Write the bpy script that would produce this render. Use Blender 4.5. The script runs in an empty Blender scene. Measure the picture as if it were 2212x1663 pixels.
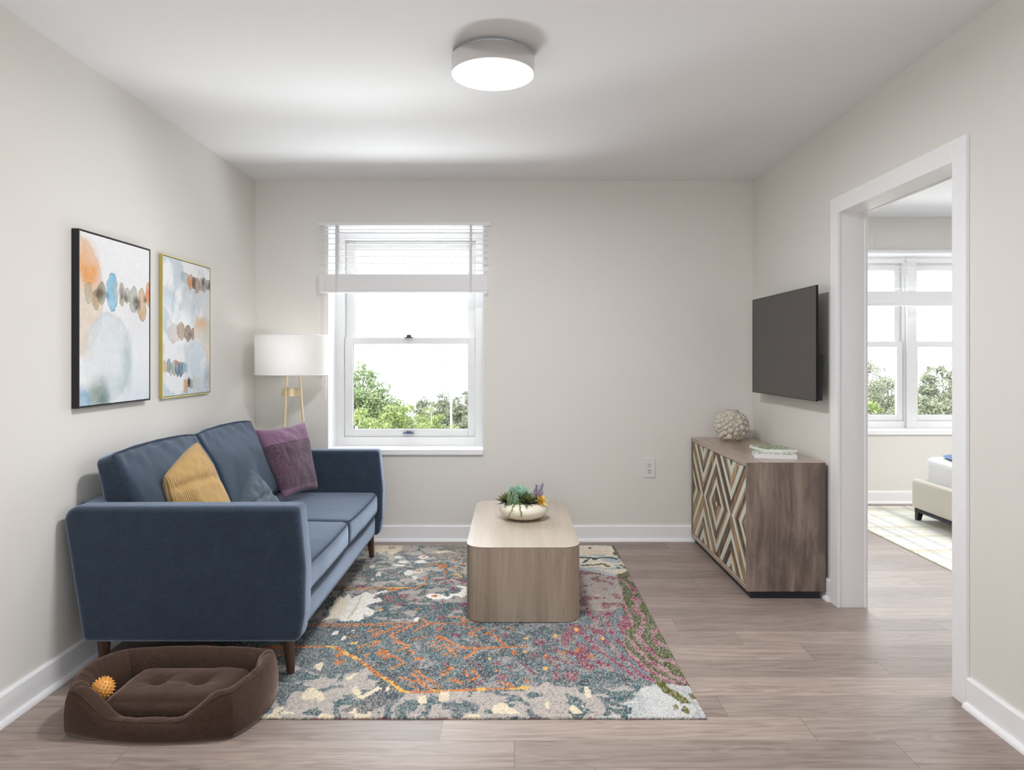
import bpy, math, random
import numpy as np
from mathutils import Vector, Matrix

# ------------------------------------------------------------------ camera, world, lights, exposure
S = bpy.context.scene
COL = S.collection
FPX, CX, CY, EYE = 1530.0, 1106.0, 770.5, 1.247
cam_d = bpy.data.cameras.new('camera'); cam = bpy.data.objects.new('camera', cam_d); COL.objects.link(cam)
cam.location = (0, 0, EYE); cam.rotation_euler = (math.pi/2, 0, 0)
cam_d.sensor_fit = 'HORIZONTAL'; cam_d.sensor_width = 36.0
cam_d.lens = 36.0*FPX/2212; cam_d.shift_x = 0.0; cam_d.shift_y = -(831.5-CY)/2212
cam_d.clip_start = 0.05; cam_d.clip_end = 500
S.camera = cam

SKY = 2.1; YR0 = -1.6
w = bpy.data.worlds.new('sky'); S.world = w; w.use_nodes = True
bg = w.node_tree.nodes['Background']; bg.inputs[0].default_value = (0.90, 0.95, 1.0, 1); bg.inputs[1].default_value = SKY

def light(name, kind, loc, rot, energy, color=(1, 1, 1), size=None, size_y=None, portal=False, angle=None):
    d = bpy.data.lights.new(name, kind); o = bpy.data.objects.new(name, d); COL.objects.link(o)
    o.location = loc; o.rotation_euler = rot; d.energy = energy; d.color = color
    if size:
        if kind == 'AREA':
            d.shape = 'RECTANGLE'; d.size = size; d.size_y = size_y or size
        else:
            d.shadow_soft_size = size
    if angle is not None: d.angle = angle
    if portal: d.cycles.is_portal = True
    return o
R90 = math.pi/2
# the sun stands behind the house: it lights the trees, never the rooms
light('sun', 'SUN', (0, -10, 20), (math.radians(48), 0, math.radians(-25)), 4.5, (1.0, 0.96, 0.90), angle=math.radians(3))
# daylight portals in the window openings (they only guide sky sampling)
light('portal_living', 'AREA', (-0.72, 5.12, 1.37), (-R90, 0, 0), 1, size=1.1, size_y=1.6, portal=True)
light('portal_bedroom', 'AREA', (3.48, 6.38, 1.37), (-R90, 0, 0), 1, size=2.2, size_y=1.6, portal=True)
light('portal_rear', 'AREA', (0.95, -1.72, 1.575), (R90, 0, 0), 1, size=0.9, size_y=1.05, portal=True)
# area lamps added above the windows, out of view, to boost the sky light
light('daylight_boost_living', 'AREA', (-0.72, 5.75, 2.75), (-math.radians(48), 0, 0), 135, (0.92, 0.98, 1.0), size=1.6, size_y=1.0)
light('daylight_boost_bedroom', 'AREA', (3.5, 7.0, 2.75), (-math.radians(48), 0, 0), 180, (0.95, 0.98, 1.0), size=2.6, size_y=1.0)
# further lamps added out of view to fill the rooms
# lamps hidden below the sills, added as extra ground bounce for the ceilings
light('bounce_fill_living', 'AREA', (-0.72, 5.60, 0.25), (-math.radians(125), 0, 0), 95, (0.95, 0.98, 1.0), size=1.2, size_y=0.5)
light('bounce_fill_bedroom', 'AREA', (3.5, 6.85, 0.25), (-math.radians(125), 0, 0), 55, (1.0, 0.99, 0.97), size=2.2, size_y=0.5)
light('kitchen_ceiling_fill', 'AREA', (0.6, -0.7, 2.40), (0, 0, 0), 2, (0.97, 0.98, 1.0), size=0.9, size_y=0.9)  # added fill lamp under the ceiling behind the camera, no fitting modelled
light('bedroom_ceiling_fill', 'AREA', (3.9, 3.6, 2.40), (0, 0, 0), 32, (0.98, 0.99, 1.0), size=1.0, size_y=1.0)  # added fill lamp that brightens the bedroom, no fitting modelled

light('kitchen_rear_fill', 'AREA', (-0.5, YR0+0.03, 1.55), (math.radians(112), 0, 0), 23, (0.93, 0.97, 1.0), size=1.6, size_y=1.2)  # area lamp added as fill from behind, the wall has no window there
light('kitchen_side_fill', 'AREA', (1.60, -0.55, 1.35), (0, R90, 0), 3, (0.97, 0.98, 1.0), size=1.8, size_y=1.4)  # area lamp added as fill from the right, no window in that wall

S.view_settings.view_transform = 'Standard'; S.view_settings.look = 'None'
S.view_settings.exposure = 1.22; S.view_settings.gamma = 1.0; S.view_settings.use_curve_mapping = False
S.cycles.use_denoising = True
S.cycles.max_bounces = 12; S.cycles.diffuse_bounces = 8; S.cycles.glossy_bounces = 4
S.cycles.transparent_max_bounces = 24; S.cycles.sample_clamp_indirect = 6.0
S.cycles.caustics_reflective = False; S.cycles.caustics_refractive = False

# ------------------------------------------------------------------ helpers
random.seed(7); RNG = np.random.default_rng(7)
def lin(c):
    c = np.asarray(c, float)/255.0
    return np.where(c <= 0.04045, c/12.92, ((c+0.055)/1.055)**2.4)
def L4(c): return tuple(lin(c)) + (1.0,)
def P(px, py, D): return np.array([(px-CX)*D/FPX, D, EYE-(py-CY)*D/FPX])
def FL(px, py, z=0.0):
    D = (EYE-z)*FPX/(py-CY); return np.array([(px-CX)*D/FPX, D])

def empty(name, loc):
    o = bpy.data.objects.new(name, None); COL.objects.link(o); o.location = loc
    o.empty_display_size = 0.05; WL[o.name] = Vector(loc); return o
WL = {}
def tag(o, label, cat, group=None):
    o['label'] = label; o['category'] = cat
    if group: o['group'] = group
    return o
def struct(o): o['kind'] = 'structure'; return o

def mesh_obj(name, V, F, mat, parent=None, smooth=True, attrs=None, mats=None, fmat=None, auto=None):
    V = np.asarray(V, float)
    c = (V.min(0)+V.max(0))/2
    me = bpy.data.meshes.new(name)
    me.from_pydata((V-c).tolist(), [], [list(map(int, f)) for f in F])
    me.validate(clean_customdata=False)
    if smooth: me.shade_smooth() if hasattr(me, 'shade_smooth') else None
    for m in (mats or [mat]): me.materials.append(m)
    if fmat is not None: me.polygons.foreach_set('material_index', np.asarray(fmat, np.int32))
    if attrs:
        for k, a in attrs.items():
            a = np.asarray(a, np.float32)
            if a.ndim == 2 and a.shape[1] == 4:
                at = me.color_attributes.new(k, 'FLOAT_COLOR', 'POINT'); at.data.foreach_set('color', a.ravel())
            elif a.ndim == 2:
                at = me.attributes.new(k, 'FLOAT_VECTOR', 'POINT'); at.data.foreach_set('vector', a.ravel())
            else:
                at = me.attributes.new(k, 'FLOAT', 'POINT'); at.data.foreach_set('value', a.ravel())
    if smooth and auto: me.set_sharp_from_angle(angle=math.radians(auto))
    me.update()
    o = bpy.data.objects.new(name, me); COL.objects.link(o)
    wl = Vector(c)
    if parent is not None:
        o.parent = parent; o.location = wl-WL[parent.name]
    else: o.location = wl
    WL[o.name] = wl
    return o

class MB:
    """collects shapes into one mesh"""
    def __init__(s): s.V = []; s.F = []; s.n = 0; s.fm = []
    def add(s, V, F, m=0):
        V = np.asarray(V, float); s.V.append(V)
        for f in F: s.F.append([i+s.n for i in f]); s.fm.append(m)
        s.n += len(V); return s
    def box(s, x0, x1, y0, y1, z0, z1, m=0):
        V = [(x, y, z) for x in (x0, x1) for y in (y0, y1) for z in (z0, z1)]
        F = [(0, 1, 3, 2), (4, 6, 7, 5), (0, 4, 5, 1), (2, 3, 7, 6), (0, 2, 6, 4), (1, 5, 7, 3)]
        return s.add(V, F, m)
    def tube(s, pts, r, seg=8, cap=True, m=0, rect=None):
        V, F = tube(pts, r, seg, cap); return s.add(V, F, m)
    def lathe(s, prof, c, seg=32, m=0):
        V, F = lathe(prof, c, seg); return s.add(V, F, m)
    def build(s, name, mat, parent=None, smooth=False, auto=None, bevel=None, mats=None, **k):
        o = mesh_obj(name, np.vstack(s.V), s.F, mat, parent, smooth or bool(bevel), mats=mats, fmat=s.fm if mats else None, auto=auto, **k)
        if bevel:
            b = o.modifiers.new('bevel', 'BEVEL'); b.width = bevel; b.segments = 3; b.limit_method = 'ANGLE'; b.angle_limit = math.radians(40)
            b.harden_normals = True
            o.data.set_sharp_from_angle(angle=math.radians(50))
        return o

def frames(pts, closed=False):
    pts = [Vector(p) for p in pts]; n = len(pts); T = []
    for i in range(n):
        if closed: t = pts[(i+1) % n]-pts[i-1]
        else: t = pts[min(i+1, n-1)]-pts[max(i-1, 0)]
        T.append(t.normalized() if t.length > 1e-9 else Vector((0, 0, 1)))
    a = Vector((0, 0, 1)) if abs(T[0].z) < 0.9 else Vector((1, 0, 0))
    N = (a-T[0]*a.dot(T[0])).normalized(); out = []
    for i in range(n):
        N = (N-T[i]*N.dot(T[i]))
        if N.length < 1e-6: N = T[i].orthogonal()
        N.normalize(); out.append((pts[i], N.copy(), T[i].cross(N)))
    return out
def tube(pts, r, seg=8, cap=True, closed=False):
    fr = frames(pts, closed); n = len(fr); V = []; F = []
    rr = r if hasattr(r, '__len__') else [r]*n
    for i, (p, N, B) in enumerate(fr):
        for k in range(seg):
            a = 2*math.pi*k/seg; V.append(p+(N*math.cos(a)+B*math.sin(a))*rr[i])
    for i in range(n if closed else n-1):
        j = (i+1) % n
        for k in range(seg):
            k2 = (k+1) % seg; F.append((i*seg+k, i*seg+k2, j*seg+k2, j*seg+k))
    if cap and not closed:
        F.append(list(range(seg))[::-1]); F.append([(n-1)*seg+k for k in range(seg)])
    return np.array([tuple(v) for v in V]), F
def lathe(prof, c, seg=32):
    V = []; F = []; n = len(prof)
    for r, z in prof:
        for k in range(seg):
            a = 2*math.pi*k/seg; V.append((c[0]+r*math.cos(a), c[1]+r*math.sin(a), c[2]+z))
    for i in range(n-1):
        for k in range(seg):
            k2 = (k+1) % seg; F.append((i*seg+k, i*seg+k2, (i+1)*seg+k2, (i+1)*seg+k))
    if prof[0][0] > 1e-5: F.append(list(range(seg))[::-1])
    if prof[-1][0] > 1e-5: F.append([(n-1)*seg+k for k in range(seg)])
    return np.array(V), F
def roundpoly(pts, rad, seg=6):
    out = []; n = len(pts)
    for i in range(n):
        p = np.array(pts[i], float); a = np.array(pts[i-1], float)-p; b = np.array(pts[(i+1) % n], float)-p
        r = rad[i] if hasattr(rad, '__len__') else rad
        if r <= 0: out.append(tuple(p)); continue
        la, lb = np.linalg.norm(a), np.linalg.norm(b); a /= la; b /= lb
        ang = math.acos(np.clip(a@b, -1, 1)); d = min(r/math.tan(ang/2), la*.49, lb*.49)
        if ang > 3.0: out.append(tuple(p)); continue
        A = p+a*d; B = p+b*d
        rr = d*math.tan(ang/2); cen = p+(a+b)/np.linalg.norm(a+b)*(rr/math.sin(ang/2))
        a0 = math.atan2(*(A-cen)[::-1]); a1 = math.atan2(*(B-cen)[::-1]); da = (a1-a0+math.pi) % (2*math.pi)-math.pi
        for k in range(seg+1):
            t = a0+da*k/seg; out.append((cen[0]+rr*math.cos(t), cen[1]+rr*math.sin(t)))
    return out
def offset_poly(pts, d):
    P_ = np.array(pts); n = len(P_); A = 0.5*np.sum(P_[:, 0]*np.roll(P_[:, 1], -1)-np.roll(P_[:, 0], -1)*P_[:, 1])
    e = np.roll(P_, -1, 0)-P_; e /= np.maximum(np.linalg.norm(e, axis=1, keepdims=True), 1e-9)
    nr = np.stack([-e[:, 1], e[:, 0]], 1)*(1 if A > 0 else -1)
    m = nr+np.roll(nr, 1, 0); m /= np.maximum(np.linalg.norm(m, axis=1, keepdims=True), 1e-9)
    return P_+m*d
def slab(outline, y0, y1, r, seg=5, axis='y'):
    """outline in (x,z) extruded along y with rounded rims"""
    rings = []
    for k in range(seg+1):
        a = math.pi/2*k/seg; rings.append((r*(1-math.sin(a)), y0+r*(1-math.cos(a))))
    for k in range(seg+1):
        a = math.pi/2*(1-k/seg); rings.append((r*(1-math.sin(a)), y1-r*(1-math.cos(a))))
    n = len(outline); V = []; F = []
    for ins, y in rings:
        for q in offset_poly(outline, ins):
            V.append((q[0], y, q[1]) if axis == 'y' else (q[0], q[1], y))
    for i in range(len(rings)-1):
        for k in range(n):
            k2 = (k+1) % n; F.append((i*n+k, i*n+k2, (i+1)*n+k2, (i+1)*n+k))
    F.append(list(range(n))); F.append([(len(rings)-1)*n+k for k in range(n)][::-1])
    return np.array(V), F

# value noise
def _hash(ix, iy, iz, s):
    h = (ix*374761393+iy*668265263+iz*2147483647+s*974711) & 0xffffffff
    h = ((h ^ (h >> 13))*1274126177) & 0xffffffff
    return ((h ^ (h >> 16)) & 0xffff)/65535.0
def vnoise(x, y, z=0.0, seed=0):
    x = np.asarray(x, float); y = np.asarray(y, float)+0*x; z = np.zeros_like(x)+z
    ix = np.floor(x).astype(np.int64); iy = np.floor(y).astype(np.int64); iz = np.floor(z).astype(np.int64)
    fx, fy, fz = x-ix, y-iy, z-iz
    fx = fx*fx*(3-2*fx); fy = fy*fy*(3-2*fy); fz = fz*fz*(3-2*fz); o = 0
    for a in (0, 1):
        for b in (0, 1):
            for c in (0, 1):
                o = o+_hash(ix+a, iy+b, iz+c, seed)*(fx if a else 1-fx)*(fy if b else 1-fy)*(fz if c else 1-fz)
    return o
def fbm(x, y, z=0.0, oc=4, seed=0):
    t = 0; a = 0.5; s = 0
    for k in range(oc):
        t = t+a*vnoise(np.asarray(x)*2**k, np.asarray(y)*2**k, np.asarray(z)*2**k, seed+k*17); s += a; a *= 0.5
    return t/s
def sstep(a, b, x):
    t = np.clip((x-a)/(b-a), 0, 1); return t*t*(3-2*t)

def rbox(hd, r, n=(14, 14, 6), bulge=(0, 0, 0), wrinkle=0.0, seed=1, pinch=0.0):
    """soft rounded box, half dims hd; returns local verts and faces"""
    hd = np.array(hd, float); V = []; F = []; idx = {}
    def key(p): return tuple(np.round(p, 6))
    def vid(p):
        k = key(p)
        if k not in idx: idx[k] = len(V); V.append(p)
        return idx[k]
    def samp(m):
        t = np.linspace(-1, 1, m+1); return np.sign(t)*(1-(1-np.abs(t))**1.5)
    for ax in range(3):
        u, v = (ax+1) % 3, (ax+2) % 3; su, sv = samp(n[u]), samp(n[v])
        for sg in (-1, 1):
            for i in range(n[u]):
                for j in range(n[v]):
                    q = []
                    for (a, b) in ((i, j), (i+1, j), (i+1, j+1), (i, j+1)):
                        p = np.zeros(3); p[ax] = sg; p[u] = su[a]; p[v] = sv[b]; q.append(vid(p))
                    F.append(q if sg > 0 else q[::-1])
    U = np.array(V); W = U*hd
    inner = np.clip(W, -(hd-r), hd-r); d = W-inner; ln = np.linalg.norm(d, axis=1, keepdims=True)
    W = np.where(ln > 1e-9, inner+d/np.maximum(ln, 1e-9)*r, W)
    for ax in range(3):
        u, v = (ax+1) % 3, (ax+2) % 3
        if bulge[ax]:
            W[:, ax] += bulge[ax]*U[:, ax]*(1-U[:, u]**2)**0.8*(1-U[:, v]**2)**0.8
    if pinch: W[:, 0] *= 1-pinch*np.abs(U[:, 2])**6
    if wrinkle:
        nz = fbm(W[:, 0]*9+seed*7, W[:, 1]*9, W[:, 2]*9, 3, seed)-0.5
        W = W+U/np.maximum(np.linalg.norm(U, axis=1, keepdims=True), .3)*(nz*wrinkle)[:, None]
    return W, F, U
def roty(V, a):
    c, s = math.cos(a), math.sin(a); V = np.asarray(V)
    return np.stack([V[:, 0]*c+V[:, 2]*s, V[:, 1], -V[:, 0]*s+V[:, 2]*c], 1)
def rotz(V, a):
    c, s = math.cos(a), math.sin(a); V = np.asarray(V)
    return np.stack([V[:, 0]*c-V[:, 1]*s, V[:, 0]*s+V[:, 1]*c, V[:, 2]], 1)

# ------------------------------------------------------------------ materials
class NT:
    def __init__(s, name):
        s.m = bpy.data.materials.new(name); s.m.use_nodes = True; s.t = s.m.node_tree
        s.b = s.t.nodes['Principled BSDF']; s.out = s.t.nodes['Material Output']
    def n(s, ty, **k):
        nd = s.t.nodes.new(ty)
        for a, v in k.items(): setattr(nd, a, v)
        return nd
    def put(s, sock, v):
        if hasattr(v, 'is_output') or isinstance(v, bpy.types.NodeSocket): s.t.links.new(v, sock)
        else: sock.default_value = v
    def math(s, op, a, b=0.0, c=None):
        nd = s.n('ShaderNodeMath', operation=op); s.put(nd.inputs[0], a); s.put(nd.inputs[1], b)
        if c is not None: s.put(nd.inputs[2], c)
        return nd.outputs[0]
    def mix(s, f, a, b, bt='MIX'):
        nd = s.n('ShaderNodeMix', data_type='RGBA', blend_type=bt); s.put(nd.inputs[0], f); s.put(nd.inputs[6], a); s.put(nd.inputs[7], b)
        return nd.outputs[2]
    def ramp(s, f, stops, interp='LINEAR'):
        nd = s.n('ShaderNodeValToRGB'); cr = nd.color_ramp; cr.interpolation = interp
        while len(cr.elements) < len(stops): cr.elements.new(0.5)
        for e, (p, c) in zip(cr.elements, stops): e.position = p; e.color = c if len(c) == 4 else tuple(c)+(1,)
        s.put(nd.inputs[0], f); return nd.outputs[0]
    def noise(s, vec, scale=5, detail=4, rough=0.5, dist=0.0):
        nd = s.n('ShaderNodeTexNoise'); s.put(nd.inputs['Vector'], vec); nd.inputs['Scale'].default_value = scale
        nd.inputs['Detail'].default_value = detail; nd.inputs['Roughness'].default_value = rough; nd.inputs['Distortion'].default_value = dist
        return nd.outputs[0]
    def pos(s): return s.n('ShaderNodeNewGeometry').outputs['Position']
    def obj(s): return s.n('ShaderNodeTexCoord').outputs['Object']
    def map(s, vec, sc=(1, 1, 1), loc=(0, 0, 0), rot=(0, 0, 0)):
        nd = s.n('ShaderNodeMapping'); s.put(nd.inputs[0], vec); nd.inputs['Scale'].default_value = sc
        nd.inputs['Location'].default_value = loc; nd.inputs['Rotation'].default_value = rot; return nd.outputs[0]
    def bump(s, h, strength=0.3, dist=0.002):
        nd = s.n('ShaderNodeBump'); nd.inputs['Strength'].default_value = strength; nd.inputs['Distance'].default_value = dist
        s.put(nd.inputs['Height'], h); s.t.links.new(nd.outputs[0], s.b.inputs['Normal'])
    def set(s, color=None, rough=None, metal=None, spec=None, sheen=None, coat=None):
        if color is not None: s.put(s.b.inputs['Base Color'], color)
        if rough is not None: s.put(s.b.inputs['Roughness'], rough)
        if metal is not None: s.put(s.b.inputs['Metallic'], metal)
        if spec is not None: s.put(s.b.inputs['Specular IOR Level'], spec)
        if sheen is not None: s.b.inputs['Sheen Weight'].default_value = sheen; s.b.inputs['Sheen Roughness'].default_value = 0.45
        if coat is not None: s.b.inputs['Coat Weight'].default_value = coat
        return s.m
def plain(name, c, rough=0.5, metal=0.0, spec=0.5, var=0.0):
    t = NT(name)
    col = L4(c)
    if var:
        f = t.noise(t.obj(), 40, 3); col = t.mix(f, tuple(np.clip(lin(c)*(1-var), 0, 1))+(1,), tuple(np.clip(lin(c)*(1+var), 0, 1))+(1,))
    return t.set(col, rough, metal, spec)

M = {}
# painted walls, with the faint roller texture
def paint(name, c, rough=0.6):
    t = NT(name); p = t.pos(); t.bump(t.noise(p, 350, 2), 0.05, 0.001)
    f = t.noise(p, 1.3, 2)
    return t.set(t.mix(f, tuple(lin(c)*0.985)+(1,), tuple(lin(c)*1.01)+(1,)), rough, spec=0.3)
M['wall'] = paint('wall_paint', (226, 223, 218)); M['ceil'] = paint('ceiling_paint', (236, 236, 237), 0.8)
M['trim'] = plain('trim_paint', (243, 243, 245), 0.4)
M['vinyl'] = plain('window_vinyl', (218, 217, 216), 0.35)
M['blind'] = plain('blind_slat_white', (232, 231, 232), 0.45)
M['tape'] = plain('ladder_tape', (215, 213, 214), 0.8)
M['rear'] = paint('rear_wall_paint', (120, 118, 116)); M['facade'] = plain('outside_siding', (200, 198, 194), 0.8)

# floor planks
def floor_mat():
    t = NT('oak_plank_floor'); p = t.pos(); s = t.n('ShaderNodeSeparateXYZ'); t.put(s.inputs[0], p); X, Y = s.outputs[0], s.outputs[1]
    rc = t.math('DIVIDE', t.math('SUBTRACT', Y, 2.148), 0.15255); row = t.math('FLOOR', rc); fr = t.math('SUBTRACT', rc, row)
    u = t.math('DIVIDE', t.math('ADD', t.math('SUBTRACT', X, 1.2365), t.math('MULTIPLY', row, 0.244)), 1.23)
    pl = t.math('FLOOR', u); fu = t.math('SUBTRACT', u, pl)
    cb = t.n('ShaderNodeCombineXYZ'); t.put(cb.inputs[0], row); t.put(cb.inputs[1], pl)
    wn = t.n('ShaderNodeTexWhiteNoise', noise_dimensions='2D'); t.put(wn.inputs['Vector'], cb.outputs[0])
    sep = t.n('ShaderNodeSeparateColor'); t.put(sep.inputs[0], wn.outputs['Color']); r1, r2, r3 = sep.outputs
    gx = t.math('ADD', X, t.math('MULTIPLY', r1, 37.0)); gy = t.math('ADD', Y, t.math('MULTIPLY', r2, 23.0))
    v = t.n('ShaderNodeCombineXYZ'); t.put(v.inputs[0], gx); t.put(v.inputs[1], gy); t.put(v.inputs[2], t.math('MULTIPLY', r3, 9.0))
    v1 = t.map(v.outputs[0], (1.6, 26, 1)); fine = t.noise(v1, 2.2, 9, 0.62, 0.6)
    v2 = t.map(v.outputs[0], (0.9, 7.5, 1)); big = t.noise(v2, 1.5, 3, 0.5, 1.2)
    rings = t.math('SINE', t.math('MULTIPLY', big, 46.0))
    rings = t.math('MULTIPLY', t.math('ADD', rings, 1.0), 0.5)
    g = t.math('ADD', t.math('ADD', 0.05, t.math('MULTIPLY', fine, 0.72)), t.math('MULTIPLY', rings, 0.12))
    col = t.ramp(g, [(0.20, L4((116, 103, 96))), (0.42, L4((148, 134, 126))), (0.6, L4((165, 151, 143))), (0.85, L4((180, 167, 159)))])
    tone = t.ramp(r2, [(0.0, (0.80, 0.79, 0.79, 1)), (0.5, (0.95, 0.94, 0.93, 1)), (1.0, (1.1, 1.08, 1.06, 1))])
    col = t.mix(1.0, col, tone, 'MULTIPLY')
    # knots
    vk = t.n('ShaderNodeTexVoronoi', feature='F1'); t.put(vk.inputs['Vector'], t.map(v.outputs[0], (1.3, 5.0, 1))); vk.inputs['Scale'].default_value = 1.0
    kn = t.ramp(vk.outputs['Distance'], [(0.0, (1, 1, 1, 1)), (0.045, (0, 0, 0, 1))])
    col = t.mix(t.math('MULTIPLY', kn, 0.55), col, L4((82, 68, 60)))
    s1 = t.math('LESS_THAN', fr, 0.010); s2 = t.math('LESS_THAN', fu, 0.0016)
    seam = t.math('MAXIMUM', s1, s2)
    col = t.mix(t.math('MULTIPLY', seam, 0.62), col, L4((62, 52, 47)))
    h = t.math('SUBTRACT', t.math('MULTIPLY', g, 0.25), seam)
    t.bump(h, 0.25, 0.0012)
    return t.set(col, t.math('ADD', 0.36, t.math('MULTIPLY', g, 0.15)), spec=0.42)
M['floor'] = floor_mat()

def fabric(name, c1, c2, scale=420, sheen=0.3, bump=0.35, rough=0.9, var=0.0):
    t = NT(name); o = t.obj(); t.b.inputs['Sheen Tint'].default_value = tuple(0.38+0.62*lin(c2)/max(lin(c2)))+(1,)
    f = t.noise(o, scale, 3, 0.7); f = t.ramp(f, [(0.36, (0, 0, 0, 1)), (0.66, (1, 1, 1, 1))])
    col = t.mix(f, L4(c1), L4(c2))
    v = t.map(o, (1, 1, 0.25)); w1 = t.noise(v, scale*0.8, 2)
    g = t.noise(o, 14, 4, 0.6)
    if var: col = t.mix(1.0, col, t.ramp(g, [(0.3, (1-var, 1-var, 1-var, 1)), (0.7, (1+var, 1+var, 1+var, 1))]), 'MULTIPLY')
    t.bump(t.math('ADD', f, w1), bump, 0.0012)
    return t.set(col, rough, spec=0.15, sheen=sheen)
M['sofa'] = fabric('blue_woven_upholstery', (22, 28, 37), (66, 80, 98), 520, 0.9, 0.35, var=0.10)
M['sofa_dk'] = fabric('blue_piping', (34, 44, 56), (62, 78, 98), 300, 0.2, 0.2)
M['pillow_blue'] = fabric('slate_blue_cotton', (70, 82, 92), (88, 100, 110), 380, 0.2, 0.2)
M['bed_brown'] = fabric('brown_suede', (58, 43, 36), (72, 55, 46), 150, 0.35, 0.08, var=0.12)
M['linen_white'] = fabric('white_bedding', (236, 238, 242), (246, 247, 250), 200, 0.1, 0.1)
M['bed_uph'] = fabric('oatmeal_bed_upholstery', (205, 200, 190), (228, 224, 216), 350, 0.2, 0.3)
M['throw'] = fabric('blue_throw', (60, 88, 128), (112, 140, 176), 160, 0.3, 0.6)
M['darkmetal'] = plain('dark_metal', (40, 44, 50), 0.45, 0.4)
M['navy'] = plain('navy_painted_plinth', (36, 42, 52), 0.5)
M['black'] = plain('black_plastic', (16, 16, 18), 0.35)
M['handle'] = plain('blue_grey_metal_handle', (74, 92, 118), 0.35, 0.5)
M['blackframe'] = plain('black_frame_wood', (22, 21, 21), 0.5)
M['gold'] = plain('pale_gold_metal', (206, 190, 118), 0.38, 0.75)
M['brass'] = plain('champagne_brass', (226, 208, 172), 0.35, 0.55)
M['plate'] = plain('outlet_plastic', (226, 222, 220), 0.4)
M['nickel'] = None

def corduroy():
    t = NT('mustard_corduroy'); at = t.n('ShaderNodeAttribute', attribute_name='puv'); s = t.n('ShaderNodeSeparateXYZ'); t.put(s.inputs[0], at.outputs['Vector'])
    wob = t.math('MULTIPLY', t.noise(at.outputs['Vector'], 4, 2), 0.004)
    ph = t.math('MULTIPLY', t.math('ADD', s.outputs[0], wob), 300.0)
    r = t.math('MULTIPLY', t.math('ADD', t.math('SINE', ph), 1.0), 0.5)
    n = t.noise(t.obj(), 260, 3, 0.7)
    h = t.math('ADD', t.math('MULTIPLY', r, 0.8), t.math('MULTIPLY', n, 0.5))
    col = t.ramp(h, [(0.2, L4((150, 118, 74))), (0.6, L4((190, 154, 98))), (1.0, L4((210, 176, 122)))])
    t.bump(h, 0.7, 0.002); return t.set(col, 0.9, spec=0.15, sheen=0.3)
M['mustard'] = corduroy()
def chenille():
    t = NT('plum_tufted_chenille'); at = t.n('ShaderNodeAttribute', attribute_name='puv'); s = t.n('ShaderNodeSeparateXYZ'); t.put(s.inputs[0], at.outputs['Vector'])
    v = s.outputs[1]
    nn = t.math('MULTIPLY', t.math('SUBTRACT', t.noise(at.outputs['Vector'], 6, 2), 0.5), 0.10)
    band = t.math('MULTIPLY', t.math('GREATER_THAN', t.math('ADD', v, nn), -0.80), t.math('LESS_THAN', t.math('ADD', v, nn), 0.48))
    vv = t.map(at.outputs['Vector'], (14, 36, 1)); n1 = t.noise(vv, 1.6, 3, 0.6, 2.2)
    n2 = t.noise(t.map(at.outputs['Vector'], (60, 90, 1)), 1.0, 2, 0.6)
    h = t.math('ADD', t.math('MULTIPLY', n1, 0.7), t.math('MULTIPLY', n2, 0.5))
    c1 = t.ramp(h, [(0.45, L4((44, 24, 42))), (0.56, L4((84, 54, 76))), (0.72, L4((140, 108, 130)))])
    n3 = t.noise(t.obj(), 500, 2); c2 = t.mix(n3, L4((108, 78, 100)), L4((140, 110, 132)))
    t.bump(t.math('ADD', t.math('MULTIPLY', t.math('MULTIPLY', h, band), 3.0), t.math('MULTIPLY', n3, 0.15)), 0.8, 0.004)
    return t.set(t.mix(band, c2, c1), 0.92, spec=0.12, sheen=0.35)
M['plum'] = chenille()

def wood(name, stops, axis='z', sc=(22, 22, 1.4), scale=1.4, dist=0.8, rough=0.5, detail=9, extra=None, bump=0.2, spec=0.4, coat=0):
    t = NT(name); o = t.obj(); v = t.map(o, sc); f = t.noise(v, scale, detail, 0.62, dist)
    v2 = t.map(o, tuple(a*0.28 for a in sc)); f2 = t.noise(v2, scale, 3, 0.5, 1.5)
    g = t.math('ADD', t.math('MULTIPLY', f, 0.62), t.math('MULTIPLY', f2, 0.38))
    col = t.ramp(g, [(a, L4(c)) for a, c in stops])
    if extra: col = extra(t, o, col)
    t.bump(f, bump, 0.001); return t.set(col, rough, spec=spec, coat=coat)
M['leg'] = wood('walnut_leg', [(0.3, (52, 36, 28)), (0.7, (104, 76, 60))], sc=(60, 60, 3), rough=0.45)
def cracks(t, o, col):
    v = t.map(o, (30, 30, 1.6)); f = t.noise(v, 2.2, 5, 0.6, 1.5)
    k = t.ramp(f, [(0.485, (0, 0, 0, 1)), (0.5, (1, 1, 1, 1)), (0.515, (0, 0, 0, 1))])
    m = t.noise(o, 5, 2); m = t.ramp(m, [(0.5, (0, 0, 0, 1)), (0.62, (1, 1, 1, 1))])
    return t.mix(t.math('MULTIPLY', t.math('MULTIPLY', k, m), 0.6), col, L4((84, 72, 62)))
M['table'] = wood('greige_oak_table', [(0.28, (128, 112, 98)), (0.5, (158, 142, 126)), (0.75, (182, 167, 152))], sc=(11, 11, 0.8), extra=cracks, rough=0.5)
def cracks2(t, o, col):
    f = t.noise(t.map(o, (30, 1.6, 10)), 2.2, 5, 0.6, 1.5); k = t.ramp(f, [(0.485, (0, 0, 0, 1)), (0.5, (1, 1, 1, 1)), (0.515, (0, 0, 0, 1))])
    m = t.ramp(t.noise(o, 6, 2), [(0.54, (0, 0, 0, 1)), (0.66, (1, 1, 1, 1))])
    return t.mix(t.math('MULTIPLY', t.math('MULTIPLY', k, m), 0.35), col, L4((128, 114, 100)))
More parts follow.
